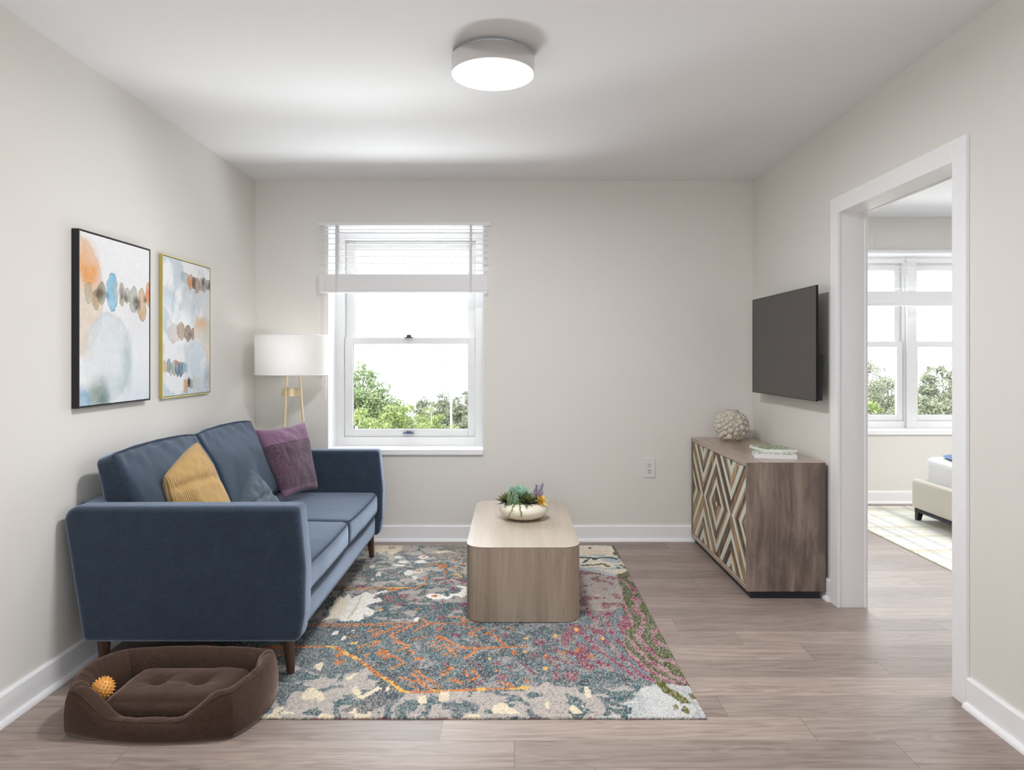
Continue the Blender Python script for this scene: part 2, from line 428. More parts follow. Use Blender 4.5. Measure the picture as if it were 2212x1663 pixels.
M['table_top'] = wood('pale_oak_table_top', [(0.28, (158, 145, 130)), (0.5, (178, 166, 152)), (0.75, (193, 182, 169))], sc=(10, 0.8, 10), extra=cracks2, rough=0.42, bump=0.1)
def stains(t, o, col):
    f = t.noise(t.map(o, (5, 5, 1.6)), 1.6, 6, 0.6, 0.8); m = t.ramp(f, [(0.44, (0, 0, 0, 1)), (0.62, (1, 1, 1, 1))])
    col = t.mix(t.math('MULTIPLY', m, 0.6), col, L4((72, 66, 66)))
    s = t.n('ShaderNodeSeparateXYZ'); t.put(s.inputs[0], o)
    a = t.math('ABSOLUTE', t.math('ADD', s.outputs[0], 0.062))
    return t.mix(t.math('MULTIPLY', t.math('LESS_THAN', a, 0.0009), 0.5), col, L4((60, 48, 42)))
M['mango'] = wood('weathered_mango_wood', [(0.26, (80, 68, 62)), (0.45, (128, 112, 102)), (0.62, (158, 141, 128)), (0.8, (184, 167, 153))], sc=(16, 16, 1.6), extra=stains, rough=0.45)
M['mango_top'] = wood('mango_wood_top', [(0.25, (134, 114, 100)), (0.5, (170, 150, 134)), (0.75, (192, 174, 158))], sc=(14, 1.6, 14), rough=0.26, bump=0.0, spec=0.5, coat=0.2)

def attr_mat(name, rough=0.8, sheen=0.0, spec=0.2, bump=0.0, bscale=300, a='paint'):
    t = NT(name); at = t.n('ShaderNodeAttribute', attribute_name=a)
    if bump: t.bump(t.noise(t.obj(), bscale, 3, 0.7), bump, 0.003)
    return t.set(at.outputs['Color'], rough, spec=spec, sheen=sheen)
M['rug'] = attr_mat('rug_pile', 0.95, 0.15, 0.1, 0.7, 420)
M['canvas'] = attr_mat('watercolour_canvas', 0.7, 0, 0.2, 0.1, 500)
M['plaid'] = attr_mat('plaid_rug_pile', 0.95, 0.1, 0.1, 0.5, 300)
M['foliage_print'] = attr_mat('foliage_photo_cover', 0.25, 0, 0.5)
M['leafcol'] = attr_mat('succulent_leaf', 0.5, 0, 0.4)

def brushed():
    t = NT('brushed_nickel_band'); g = t.n('ShaderNodeNewGeometry'); n = t.noise(t.map(t.obj(), (1, 1, 120)), 6, 2)
    t.bump(n, 0.1, 0.0006)
    return t.set(L4((222, 219, 217)), 0.22, 0.9)
M['nickel'] = brushed()
def diffuser():
    t = NT('opal_diffuser'); t.b.inputs['Emission Color'].default_value = (1, 0.98, 0.97, 1); t.b.inputs['Emission Strength'].default_value = 0.28
    return t.set(L4((236, 234, 234)), 0.35, spec=0.4)
M['opal'] = diffuser()
def shade_mat():
    t = NT('white_linen_shade'); o = t.obj(); w1 = t.noise(t.map(o, (60, 60, 900)), 1, 2); w2 = t.noise(t.map(o, (500, 500, 30)), 1, 2)
    h = t.math('ADD', w1, w2); col = t.ramp(h, [(0.6, L4((226, 224, 222))), (1.2, L4((246, 244, 242)))])
    t.bump(h, 0.2, 0.001); m = t.set(col, 0.9, spec=0.1)
    tr = t.n('ShaderNodeBsdfTranslucent'); tr.inputs[0].default_value = (0.95, 0.95, 0.94, 1)
    mx = t.n('ShaderNodeMixShader'); mx.inputs[0].default_value = 0.5
    t.t.links.new(t.b.outputs[0], mx.inputs[1]); t.t.links.new(tr.outputs[0], mx.inputs[2]); t.t.links.new(mx.outputs[0], t.out.inputs[0])
    return m
M['shade'] = shade_mat()
def glass():
    t = NT('window_glass'); tr = t.n('ShaderNodeBsdfTransparent'); tr.inputs[0].default_value = (0.97, 0.98, 0.98, 1)
    gl = t.n('ShaderNodeBsdfGlossy'); gl.inputs['Roughness'].default_value = 0.02
    fr = t.n('ShaderNodeFresnel'); fr.inputs[0].default_value = 1.45; mx = t.n('ShaderNodeMixShader')
    t.t.links.new(t.math('MULTIPLY', fr.outputs[0], 0.7), mx.inputs[0]); t.t.links.new(tr.outputs[0], mx.inputs[1]); t.t.links.new(gl.outputs[0], mx.inputs[2]); t.t.links.new(mx.outputs[0], t.out.inputs[0])
    return t.m
M['glass'] = glass()
def tvscreen():
    t = NT('tv_screen_off'); return t.set(L4((70, 65, 62)), 0.36, spec=0.5)
M['screen'] = tvscreen()
def ceramic(name, c, rough, sp=0.4):
    t = NT(name); f = t.noise(t.obj(), 300, 2); t.bump(t.noise(t.obj(), 120, 3), 0.12, 0.001)
    return t.set(t.mix(f, tuple(lin(c)*0.93)+(1,), tuple(lin(c)*1.04)+(1,)), rough, spec=sp)
M['bowl'] = ceramic('cream_ceramic', (232, 226, 208), 0.35)
M['vase'] = ceramic('matte_stone_ceramic', (206, 199, 187), 0.8, 0.2)
M['soil'] = plain('dark_soil', (38, 32, 26), 0.95, var=0.4)
M['rubber'] = plain('orange_rubber', (236, 170, 88), 0.45)
M['rubber_tip'] = plain('brown_rubber_tip', (96, 56, 34), 0.5)
M['paper'] = plain('book_pages', (226, 224, 226), 0.7)
M['cover_white'] = plain('white_book_cover', (232, 231, 234), 0.3)

# ------------------------------------------------------------------ the rooms
XL, XR, YB, H = -1.737, 1.631, 4.798, 2.44
WT = 0.30                     # outer wall thickness
YR = -1.6                     # rear wall
WX0, WX1, WZ0, WZ1 = -1.248, -0.194, 0.6196, 2.130
DY0, DY1, DZ = 2.604, 3.518, 1.962   # door opening in the right wall (inside the casing)
XBL = 1.754                   # bedroom side of the right wall
YBB, XBR = 6.03, 5.6          # bedroom back and right walls
BX0, BX1 = 2.457, 4.505       # bedroom window opening

floor = MB(); floor.box(XL-0.2, XR+0.123, YR-0.2, YB+0.3, -0.12, 0.0); floor.box(XR+0.123, XBR+0.2, YR-0.2, YBB+0.3, -0.12, 0.0)
struct(floor.build('floor', M['floor']))
ce = MB(); ce.box(XL-0.3, XBL, YR-0.3, YB+0.35, H, H+0.15); ce.box(XBL, XBR+0.3, YR-0.3, YBB+0.35, H, H+0.15)
struct(ce.build('ceiling', M['ceil']))
m = MB(); m.box(XL-0.25, XL, YR-0.25, YB+WT, 0, H); struct(m.build('wall_left', M['wall']))
m = MB(); m.box(XL, WX0, YB, YB+WT, 0, H); m.box(WX1, XBL, YB, YB+WT, 0, H); m.box(WX0, WX1, YB, YB+WT, 0, WZ0-0.03); m.box(WX0, WX1, YB, YB+WT, WZ1, H)
struct(m.build('wall_back', M['wall']))
JO = 0.012
m = MB(); m.box(XR, XBL, DY1+JO, YB, 0, H); m.box(XR, XBL, YR, DY0-JO, 0, H); m.box(XR, XBL, DY0-JO, DY1+JO, DZ+JO, H)
struct(m.build('wall_right', M['wall']))
RX0, RX1, RZ0, RZ1 = 0.5, 1.4, 1.05, 2.1
m = MB(); m.box(XL, RX0, YR-0.15, YR, 0, H); m.box(RX1, XBR+0.25, YR-0.15, YR, 0, H); m.box(RX0, RX1, YR-0.15, YR, 0, RZ0); m.box(RX0, RX1, YR-0.15, YR, RZ1, H)
struct(m.build('wall_rear', M['rear']))
m = MB(); m.box(XBL-0.0, BX0, YBB, YBB+WT, 0, H); m.box(BX1, XBR, YBB, YBB+WT, 0, H); m.box(BX0, BX1, YBB, YBB+WT, 0, WZ0-0.03); m.box(BX0, BX1, YBB, YBB+WT, WZ1, H)
struct(m.build('wall_bedroom_back', M['wall']))
m = MB(); m.box(XBR, XBR+0.25, YR, YBB+WT, 0, H); struct(m.build('wall_bedroom_right', M['wall']))
m = MB(); m.box(XBL-0.25, XBL, YB+WT, YBB+WT, 0, H); struct(m.build('wall_bedroom_left', M['wall']))

# baseboards: flat board with a bevelled top and a quarter round at the floor
def baseboard(name, a, b, nrm, h=0.106):
    """a,b: floor points on the wall line; nrm: direction into the room"""
    a = np.array(a, float); b = np.array(b, float); nrm = np.array(nrm, float)
    prof = [(0, 0), (0.014, 0), (0.014, h-0.007), (0.009, h), (0, h)]
    def sweep(pr):
        V = []; F = []; n = len(pr)
        for q in (a, b):
            for d, z in pr: V.append((q[0]+nrm[0]*d, q[1]+nrm[1]*d, z))
        for k in range(n): k2 = (k+1) % n; F.append((k, k2, n+k2, n+k))
        F.append(list(range(n))[::-1]); F.append([n+k for k in range(n)]); return V, F
    V, F = sweep(prof); o = struct(mesh_obj(name, V, F, M['trim'], smooth=False))
    qr = [(0.014, 0)]+[(0.014+0.016*math.cos(t), 0.019*math.sin(t)) for t in np.linspace(0, math.pi/2, 7)]
    V, F = sweep(qr); mesh_obj('quarter_round', V, F, M['trim'], o, smooth=True, auto=40)
baseboard('baseboard_left', (XL, YR), (XL, YB), (1, 0))
baseboard('baseboard_back', (XL+0.03, YB), (XR-0.03, YB), (0, -1))
baseboard('baseboard_right', (XR, DY1+0.082), (XR, YB), (-1, 0))
baseboard('baseboard_right_near', (XR, YR), (XR, DY0-0.082), (-1, 0))
baseboard('baseboard_bedroom', (XBL, YBB), (XBR, YBB), (0, -1), 0.104)

# door opening: jambs, head, casings both sides
door = struct(empty('door_1', (XR, (DY0+DY1)/2, 0)))
CW = 0.080; ct = 0.014
for (x0, x1) in ((XR-ct, XR), (XBL, XBL+ct)):
    m = MB(); m.box(x0, x1, DY0-CW, DY0, 0, DZ+CW); m.build('casing', M['trim'], door, bevel=0.0015)
    m = MB(); m.box(x0, x1, DY1, DY1+CW, 0, DZ+CW); m.build('casing', M['trim'], door, bevel=0.0015)
    m = MB(); m.box(x0, x1, DY0+0.0004, DY1-0.0004, DZ, DZ+CW); m.build('casing', M['trim'], door, bevel=0.0015)
m = MB(); m.box(XR, XBL, DY0-JO, DY0-0.004, 0, DZ+0.004); m.box(XR, XBL, DY1+0.004, DY1+JO, 0, DZ+0.004); m.box(XR, XBL, DY0-JO, DY1+JO, DZ+0.004, DZ+JO)
m.build('jamb', M['trim'], door)

# windows ------------------------------------------------------------
GX = 0.812
def window(name, x0, x1, gx0, gx1, yw, yf, sill=None, hardware=True):
    """x0,x1 frame outline; gx0,gx1 glass; yw wall face; yf face of the frame"""
    root = struct(empty(name, ((x0+x1)/2, yf, WZ0)))
    sx0, sx1 = gx0-0.058, gx1+0.052        # sash outline
    m = MB(); d = 0.10
    m.box(x0, sx0-0.002, yf, yf+d, WZ0, WZ1); m.box(sx1+0.002, x1, yf, yf+d, WZ0, WZ1)
    m.box(sx0-0.002, sx1+0.002, yf, yf+d, WZ0, 0.682); m.box(sx0-0.002, sx1+0.002, yf, yf+d, 2.072, WZ1)
    m.build('frame', M['vinyl'], root, bevel=0.002)
    def sash(nm, y, za, zb, ga, gb, a, b, gl0, gl1):
        m = MB(); t = 0.035
        m.box(a, gl0, y, y+t, za, zb); m.box(gl1, b, y, y+t, za, zb); m.box(gl0, gl1, y, y+t, za, ga); m.box(gl0, gl1, y, y+t, gb, zb)
        s = m.build(nm, M['vinyl'], root, bevel=0.003)
        g = MB(); g.box(gl0-0.003, gl1+0.003, y+0.020, y+0.024, ga-0.003, gb+0.003); g.build('glass', M['glass'], s)
        k = MB(); e = 0.003   # thin dark glazing gasket around the pane
        k.box(gl0, gl0+e, y+0.014, y+0.019, ga, gb); k.box(gl0+e, gl1-e, y+0.014, y+0.019, gb-e, gb); k.box(gl0+e, gl1-e, y+0.014, y+0.019, ga, ga+e)
        k.build('gasket', M['gasket'], s)
        return s
    sash('lower_sash', yf+0.012, 0.684, 1.383, 0.735, 1.337, sx0, sx1, gx0, gx1)
    sash('upper_sash', yf+0.055, 1.340, 2.070, 1.383, 2.013, sx0, sx1, gx0+0.006, gx1)
    if hardware:
        cx = (gx0+gx1)/2-0.01
        m = MB(); m.box(cx-0.028, cx+0.028, yf-0.012, yf+0.030, 1.383, 1.388); m.lathe([(0.016, 0), (0.016, 0.012), (0.010, 0.016)], (cx, yf+0.012, 1.388), 20)
        m.build('sash_lock', M['darkmetal'], root, bevel=0.001)
        m = MB(); m.box(cx-0.038, cx+0.038, yf-0.014, yf+0.012, 0.706, 0.714); m.box(cx-0.017, cx+0.017, yf-0.004, yf+0.012, 0.714, 0.722)
        m.build('sash_lift', M['handle'], root, bevel=0.001)
    if sill:
        a, b = sill; m = MB(); m.box(a, b, yw, yf+0.10, WZ0-0.034, WZ0); m.box(a, b, yw-0.022, yw, WZ0-0.034, WZ0)
        m.build('window_sill', M['trim'], root, bevel=0.002)
    return root
M['gasket'] = plain('glazing_gasket', (150, 150, 152), 0.6)
m = MB(); 
window('window_1', WX0, WX1, -1.124, -0.312, YB, 4.990, (WX0+0.0005, WX1-0.0005))
window('window_2', BX0, 3.500, 2.577, 3.389, YBB, 6.222, (BX0+0.0005, BX1-0.0005), False)
window('window_3', 3.502, BX1, 3.573, 4.385, YBB, 6.222, None, False)
m = MB(); m.box(3.455, 3.540, 6.192, 6.221, WZ0, WZ1); struct(m.build('trim_1', M['vinyl'], bevel=0.003))
# white lining of the window reveals
def lining(name, a, b, yw, yf):
    t = 0.004; m = MB(); m.box(a-0.001, a+t, yw+0.001, yf, WZ0, WZ1); m.box(b-t, b+0.001, yw+0.001, yf, WZ0, WZ1); m.box(a+t, b-t, yw+0.001, yf, WZ1-t, WZ1+0.001)
    struct(m.build(name, M['trim']))
lining('trim_2', WX0, WX1, YB, 4.990); lining('trim_3', BX0, BX1, YBB, 6.222)
# unseen window added in the rear wall to let fill light in
m = MB(); m.box(RX0, RX1, YR-0.10, YR-0.05, RZ0, RZ0+0.06); m.box(RX0, RX1, YR-0.10, YR-0.05, RZ1-0.06, RZ1)
for x in (RX0, (RX0+RX1)/2-0.03, RX1-0.06): m.box(x, x+0.06, YR-0.10, YR-0.05, RZ0+0.06, RZ1-0.06)
struct(m.build('window_added_rear', M['vinyl']))

# blinds -------------------------------------------------------------
def blind(x0, x1, yw, zsl, label, rail_ext=0.0145, wand=True, taps=(0.115, 0.115)):
    root = empty('window_blind', ((x0+x1)/2, yw-0.02, 2.15)); tag(root, label, 'window blind')
    m = MB(); m.box(x0-rail_ext, x1+rail_ext, yw-0.043, yw-0.001, 2.130, 2.150); m.build('headrail', M['blind'], root, bevel=0.001)
    ys, ye = yw-0.066, yw-0.020
    def slat(z, tilt=0.003, th=0.0028):
        V = []; n = 7
        for xx in (x0, x1):
            for sgn in (0, 1):
                for k in range(n):
                    u = k/(n-1); V.append((xx, ys+(ye-ys)*u, z+tilt*(u-0.5)+0.002*(1-(2*u-1)**2)-sgn*th))
        F = []
        for k in range(n-1):
            F += [(k, k+1, 2*n+k+1, 2*n+k), (n+k+1, n+k, 3*n+k, 3*n+k+1)]
        F += [(0, 2*n, 3*n, n), (n-1, 2*n-1, 4*n-1, 3*n-1), [*range(n)]+[*range(2*n-1, n-1, -1)], [*range(2*n, 3*n)][::-1]+[*range(3*n, 4*n)]]
        mesh_obj('slat', V, F, M['blind'], root, smooth=False)
    for z in zsl: slat(z)
    z = 1.697
    while z < 1.800: slat(z, 0.0, 0.0043); z += 0.0046
    m = MB(); m.box(x0, x1, ys, ye, 1.676, 1.692); m.build('bottom_rail', M['blind'], root, bevel=0.002)
    for xx in (x0+taps[0], x1-taps[1]):
        m = MB(); m.box(xx-0.007, xx+0.007, ys-0.0022, ys-0.0012, 1.676, 2.130); m.build('ladder_tape', M['tape'], root)
        m = MB(); m.box(xx-0.007, xx+0.007, ye+0.0012, ye+0.0022, 1.676, 2.130); m.build('ladder_tape', M['tape'], root)
    if wand:
        m = MB(); m.tube([(x0+0.045, ys-0.008, 2.128), (x0+0.045, ys-0.008, 0.95)], 0.0036, 8); m.build('tilt_wand', M['blind'], root, smooth=True, auto=50)
    return root
zs = [EYE+(CY-y)*4.735/FPX for y in (494.6, 503.3, 514.1, 525.7, 538.6, 552.4, 567.5, 583.4)]
blind(-1.288, -0.161, YB, zs, 'white horizontal blind half raised over the living room window')
blind(BX0-0.04, BX1+0.033, YBB, zs, 'white horizontal blind half raised over the bedroom window', wand=False)

# ------------------------------------------------------------------ ceiling light
cl = empty('ceiling_light', (-0.0745, 2.80, H)); tag(cl, 'round flush ceiling light with brushed metal band and opal diffuser', 'ceiling light')
c = (-0.0745, 2.79, 0); g = 0.016
MB().lathe([(0.0, H), (0.135, H-0.0005), (0.135, H-g-0.002), (0.0, H-g-0.002)], c, 64).build('canopy', M['trim'], cl, smooth=True, auto=40)
MB().lathe([(0.02, H-g), (0.1615, H-g), (0.1625, H-g-0.002), (0.1625, H-0.082), (0.158, H-0.082), (0.158, H-g-0.004), (0.02, H-g-0.004)], c, 96).build('metal_band', M['nickel'], cl, smooth=True, auto=40)
MB().lathe([(0.0, H-0.070), (0.1575, H-0.070), (0.1605, H-0.0835), (0.1600, H-0.0862), (0.15, H-0.0872), (0.0, H-0.0876)], c, 96).build('diffuser', M['opal'], cl, smooth=True, auto=40)

ll = light('ceiling_light_glow', 'AREA', (-0.0745, 2.79, H-0.0885), (0, 0, 0), 15.5, (0.97, 0.98, 1.0), size=0.30); ll.data.shape = 'DISK'

# ------------------------------------------------------------------ outlet
ou = empty('wall_outlet', (0.926, YB, 0.48)); tag(ou, 'double electrical outlet with a pale plate low on the back wall', 'outlet')
ox, oz = (1402.3-CX)/318.9, EYE-(1011-CY)/318.9
m = MB(); m.box(ox-0.0395, ox+0.0395, YB-0.007, YB, oz-0.063, oz+0.066); m.build('cover_plate', M['plate'], ou, bevel=0.002)
m = MB(); m.box(ox-0.0175, ox+0.0175, YB-0.0095, YB-0.007, oz-0.036, oz+0.036); ins = m.build('receptacle', M['plate'], ou, bevel=0.001)
for dz in (0.018, -0.020):
    m = MB(); m.box(ox-0.0085, ox-0.0055, YB-0.0102, YB-0.0094, dz+oz+0.000, dz+oz+0.011); m.box(ox+0.0055, ox+0.0085, YB-0.0102, YB-0.0094, dz+oz+0.001, dz+oz+0.010)
    V, F = lathe([(0.0034, 0), (0.0034, 0.0008), (0, 0.0008)], (0, 0, 0), 14); V = np.stack([V[:, 0]+ox, YB-0.0094-V[:, 2], V[:, 1]+oz+dz-0.008], 1); m.add(V, F)
    m.build('socket_slots', M['black'], ins)
for dz in (0.052, -0.052):
    V, F = lathe([(0.003, 0), (0.0026, 0.0012), (0, 0.0014)], (0, 0, 0), 14); V = np.stack([V[:, 0]+ox, YB-0.007-V[:, 2], V[:, 1]+oz+dz], 1)
    mesh_obj('screw', V, F, M['tape'], ou, smooth=True)

# ------------------------------------------------------------------ television
TX = 1.550
tv = empty('television', (1.59, 4.09, 1.316)); tag(tv, 'flat dark grey television mounted on the right wall above the sideboard', 'television')
m = MB(); m.box(TX+0.0012, TX+0.007, 3.6135, 4.5625, 1.0225, 1.6095); m.build('screen', M['screen'], tv)
m = MB()
for (a, b, c_, d) in ((3.610, 3.6135, 1.019, 1.613), (4.5625, 4.566, 1.019, 1.613), (3.6135, 4.5625, 1.019, 1.0225), (3.6135, 4.5625, 1.6095, 1.613)): m.box(TX, TX+0.007, a, b, c_, d)
m.box(TX+0.0071, TX+0.011, 3.610, 4.566, 1.019, 1.613); m.build('bezel', M['black'], tv)
m = MB(); m.box(TX+0.0112, TX+0.040, 3.625, 4.55, 1.022, 1.262); m.build('rear_housing', M['black'], tv, bevel=0.002)
m = MB(); m.box(TX+0.0412, XR-0.001, 3.95, 4.22, 1.12, 1.25); m.box(TX+0.0112, XR-0.001, 4.0, 4.16, 1.2625, 1.45); m.build('wall_bracket', M['black'], tv)

# ------------------------------------------------------------------ painting surfaces: pattern tools
def seg_dist(X, Y, a, b):
    a = np.array(a); b = np.array(b); d = b-a; L = max(d@d, 1e-12)
    t = np.clip(((X-a[0])*d[0]+(Y-a[1])*d[1])/L, 0, 1); return np.hypot(X-a[0]-t*d[0], Y-a[1]-t*d[1])
def poly_dist(X, Y, pts):
    r = np.full(X.shape, 9.0)
    for a, b in zip(pts[:-1], pts[1:]): r = np.minimum(r, seg_dist(X, Y, a, b))
    return r
def inpoly(X, Y, pts):
    c = np.zeros(X.shape, bool); n = len(pts)
    for i in range(n):
        x0, y0 = pts[i]; x1, y1 = pts[i-1]
        if y0 == y1: continue
        k = ((y0 > Y) != (y1 > Y)) & (X < (x1-x0)*(Y-y0)/(y1-y0)+x0); c ^= k
    return c
def grid(nx, ny):
    F = []
    for j in range(ny-1):
        r = j*nx
        F += [(r+i, r+i+1, r+nx+i+1, r+nx+i) for i in range(nx-1)]
    return F
def fast_grid_obj(name, X, Y, Z, cols, mat, parent=None):
    ny, nx = X.shape; V = np.stack([X, Y, Z], -1).reshape(-1, 3)
    i = np.arange(nx*ny).reshape(ny, nx)
    Fq = np.stack([i[:-1, :-1], i[:-1, 1:], i[1:, 1:], i[1:, :-1]], -1).reshape(-1, 4)
    c = (V.min(0)+V.max(0))/2; me = bpy.data.meshes.new(name)
    me.vertices.add(len(V)); me.vertices.foreach_set('co', (V-c).astype(np.float32).ravel())
    me.loops.add(Fq.size); me.loops.foreach_set('vertex_index', Fq.astype(np.int32).ravel())
    me.polygons.add(len(Fq)); me.polygons.foreach_set('loop_start', np.arange(0, Fq.size, 4, dtype=np.int32))
    me.update(calc_edges=True); me.materials.append(mat)
    at = me.color_attributes.new('paint', 'FLOAT_COLOR', 'POINT')
    at.data.foreach_set('color', np.concatenate([cols.reshape(-1, 3), np.ones((len(V), 1))], 1).astype(np.float32).ravel())
    me.shade_smooth() if hasattr(me, 'shade_smooth') else None
    o = bpy.data.objects.new(name, me); COL.objects.link(o)
    if parent is not None: o.parent = parent; o.location = Vector(c)-WL[parent.name]
    else: o.location = Vector(c)
    WL[o.name] = Vector(c); return o
# ------------------------------------------------------------------ living room rug
def c3(*c): return np.array(lin(c))
def rug():
    x0, x1, y0, y1, zt = -1.30, 0.672, 2.434, 4.650, 0.012
    s = 0.0037; nx = int((x1-x0)/s); ny = int((y1-y0)/s)
    gx = np.linspace(x0, x1, nx); gy = np.linspace(y0, y1, ny); X, Y = np.meshgrid(gx, gy)
    # slight warping so that edges of motifs look woven, not drawn
    wx = X+(vnoise(X*90, Y*90, 0, 3)-0.5)*0.010; wy = Y+(vnoise(X*90, Y*90, 0, 4)-0.5)*0.010
    A = lambda *p: [FL(a, b, zt) for a, b in p]
    def Z3(*p): return [FL(640+a/5.821, 1170+b/5.821, zt) for a, b in p]
    def Z4(*p): return [FL(1230+a/7.23, 1170+b/7.23, zt) for a, b in p]
    lgrey, beige, cream, white = c3(192, 184, 178), c3(176, 163, 152), c3(226, 212, 186), c3(236, 230, 222)
    teal, slate, dark, dteal = c3(72, 114, 118), c3(112, 120, 126), c3(60, 70, 78), c3(28, 88, 92)
    orange, amber, mag, taupe, olive, ice, pink = c3(222, 128, 44), c3(238, 186, 96), c3(150, 58, 92), c3(150, 130, 118), c3(108, 108, 34), c3(178, 192, 198), c3(206, 168, 168)
    n1 = fbm(X*8, Y*10, 0, 5, 11); n2 = fbm(X*13, Y*15, 3, 5, 12); n3 = fbm(X*4, Y*4, 5, 3, 13); n4 = fbm(X*26, Y*22, 8, 4, 14); n5 = fbm(X*60, Y*60, 4, 2, 15)
    sp = RNG.random(X.shape); sp2 = RNG.random(X.shape)
    C = np.zeros(X.shape+(3,))
    def put(mask, col, a=1.0):
        m = (np.clip(mask, 0, 1)*a)[..., None]; C[:] = C*(1-m)+col*m
    # base fields
    C[:] = slate
    interior = np.ones(X.shape)
    put(n1 > 0.5, lgrey*0.55+slate*0.45); put(n2 > 0.56, teal, 0.7); put(n4 < 0.40, dark, 0.6)
    # between the two orange lines: darker slate
    lineA = A((540, 1399), (612, 1398), (701, 1394), (720, 1395), (758, 1415), (787, 1431), (815, 1454), (844, 1471), (870, 1492), (920, 1493), (960, 1490), (1048, 1486.5), (1141, 1484))
    lineB = A((600, 1348), (669, 1347), (808, 1346), (846, 1343.5), (966, 1344), (1020, 1342), (1070, 1341))
    ax = np.array([p[0] for p in lineA]); ay = np.array([p[1] for p in lineA])
    yA = np.interp(X, ax, ay); yB = np.interp(X, [p[0] for p in lineB], [p[1] for p in lineB])
    mid = (Y > yA) & (Y < yB)
    put(mid*(X > -0.75)*(X < -0.1)*(n3 > 0.42), dark*0.5+slate*0.5, 0.8)
    put(mid*(n2 < 0.44), teal*0.6+slate*0.4, 0.7)
    put(mid*(n4 > 0.60)*(X > -0.2), lgrey*0.6+slate*0.4, 0.8)
    # upper area, above line B: pale greys with teal veins
    up = Y > yB+0.02
    yC = np.interp(X, [-1.3, -0.95, -0.70, -0.40, -0.3], [3.78, 3.80, 3.82, 3.86, 3.98])
    top = Y > yC
    put(top, lgrey*0.8+beige*0.2); 
    vein = np.abs(fbm(X*6, Y*8, 2, 4, 31)-0.5) < 0.035
    put(top*vein, teal, 0.75); put(top*(n2 > 0.57), slate, 0.8); put(top*(n1 < 0.38), beige*0.9, 0.8); put(top*(n4 > 0.64), teal, 0.8)
    put(up*(~top)*(n1 > 0.52), lgrey*0.7+taupe*0.3, 0.8); put(up*(~top)*(n4 < 0.42), teal*0.6+dark*0.4, 0.8)
    # bottom band, below line A: pale with slate channels
    bot = Y < yA+(X > 0.02)*(0.30*(n1-0.5)+0.12*(n2-0.5))*sstep(0.02, 0.25, X)
    put(bot, lgrey*0.75+beige*0.25)
    chan = np.abs(fbm(X*5.5+3, Y*4.0, 7, 3, 41)-0.5) < 0.05
    put(bot*chan*(n4 > 0.36), slate*0.6+teal*0.4, 0.9); put(bot*(n2 > 0.62), teal*0.8+dark*0.2, 0.85); put(bot*(fbm(X*8, Y*5, 1, 3, 43) > 0.66), cream, 0.9)
    # slate triangle left, under the line
    tri = inpoly(wx, wy, A((600, 1400), (720, 1396), (790, 1432), (775, 1450), (700, 1462), (640, 1436), (590, 1420), (560, 1400)))
    put(tri, slate*0.7+teal*0.3, 0.85)
    put(inpoly(wx, wy, A((820, 1463), (866, 1494), (845, 1515), (790, 1540), (735, 1535), (800, 1500))), dark*0.5+slate*0.5, 0.8)
    for p in (((677, 1435), (700, 1428), (703, 1420), (694, 1446), (683, 1446)), ((757, 1483), (772, 1482), (782, 1502), (776, 1507), (765, 1496)), ((776, 1503), (818, 1481), (824, 1485), (783, 1509)),
              ((904, 1502), (918, 1501), (922, 1515), (912, 1521), (903, 1512)), ((683, 1499), (696, 1495), (704, 1508), (690, 1516)), ((752, 1540), (768, 1527), (775, 1541)),
              ((1062, 1540), (1066, 1522), (1085, 1514), (1100, 1523), (1125, 1540)), ((1228, 1530), (1238, 1520), (1262, 1538), (1240, 1540)), ((748, 1464), (770, 1449), (772, 1453), (753, 1468)),
              ((833, 1487), (842, 1477), (842, 1488), (835, 1492)), ((603, 1541), (612, 1530), (640, 1541))):
        put(inpoly(wx, wy, A(*p)), cream)
    def blob(cx, cy, rx, ry, col, a=1.0, zz=None, soft=False):
        if zz == 3: cx, cy, rx, ry = 640+cx/5.821, 1170+cy/5.821, rx/5.821, ry/5.821
        if zz == 2: cx, cy, rx, ry = 940+cx/3.687, 1340+cy/3.687, rx/3.687, ry/3.687
        if zz == 4: cx, cy, rx, ry = 1230+cx/7.23, 1170+cy/7.23, rx/7.23, ry/7.23
        q = FL(cx, cy, zt); D = q[1]; wxr = rx*D/FPX; wyr = D/(cy-CY)*ry
        put((((wx-q[0])/wxr)**2+((wy-q[1])/wyr)**2) < 1+0.5*(n4-0.5)*4, col, a)
    def stroke(pts, wd, col, a=1.0):
        put(poly_dist(wx, wy, pts) < wd*(0.42+0.4*n5), col, a)
    # white leaf
    leaf = Z3((500, 700), (560, 680), (600, 715), (640, 655), (680, 670), (690, 705), (800, 660), (825, 640), (880, 620), (930, 645), (1050, 700), (1090, 740), (1020, 760), (910, 780), (880, 810), (985, 860), (975, 905), (930, 930), (850, 910), (850, 960), (760, 1000), (700, 980), (600, 1000), (520, 950), (420, 965), (300, 1000), (330, 970), (430, 910), (400, 850), (450, 800), (470, 760))
    put(inpoly(wx, wy, leaf), white*0.93)
    put(inpoly(wx, wy, leaf)*(poly_dist(wx, wy, Z3((300, 1000), (500, 860), (520, 740))) < 0.05), cream, 0.6)
    put((poly_dist(wx, wy, Z3((650, 960), (720, 870), (820, 680))) < 0.006)*(sp > 0.4), c3(198, 178, 130), 0.8)
    stroke(Z3((980, 660), (1060, 630), (1150, 605)), 0.02, white*0.9)
    # cream field at the far edge
    put(inpoly(wx, wy, Z3((900, 130), (900, 40), (1340, 40), (1310, 110), (1200, 165), (1130, 110), (1060, 140), (990, 120))), cream*0.97)
    put(inpoly(wx, wy, Z3((1800, 140), (1700, 120), (1900, 100), (1960, 125))), cream)
    blob(1190, 70, 50, 16, beige, .9, 3)
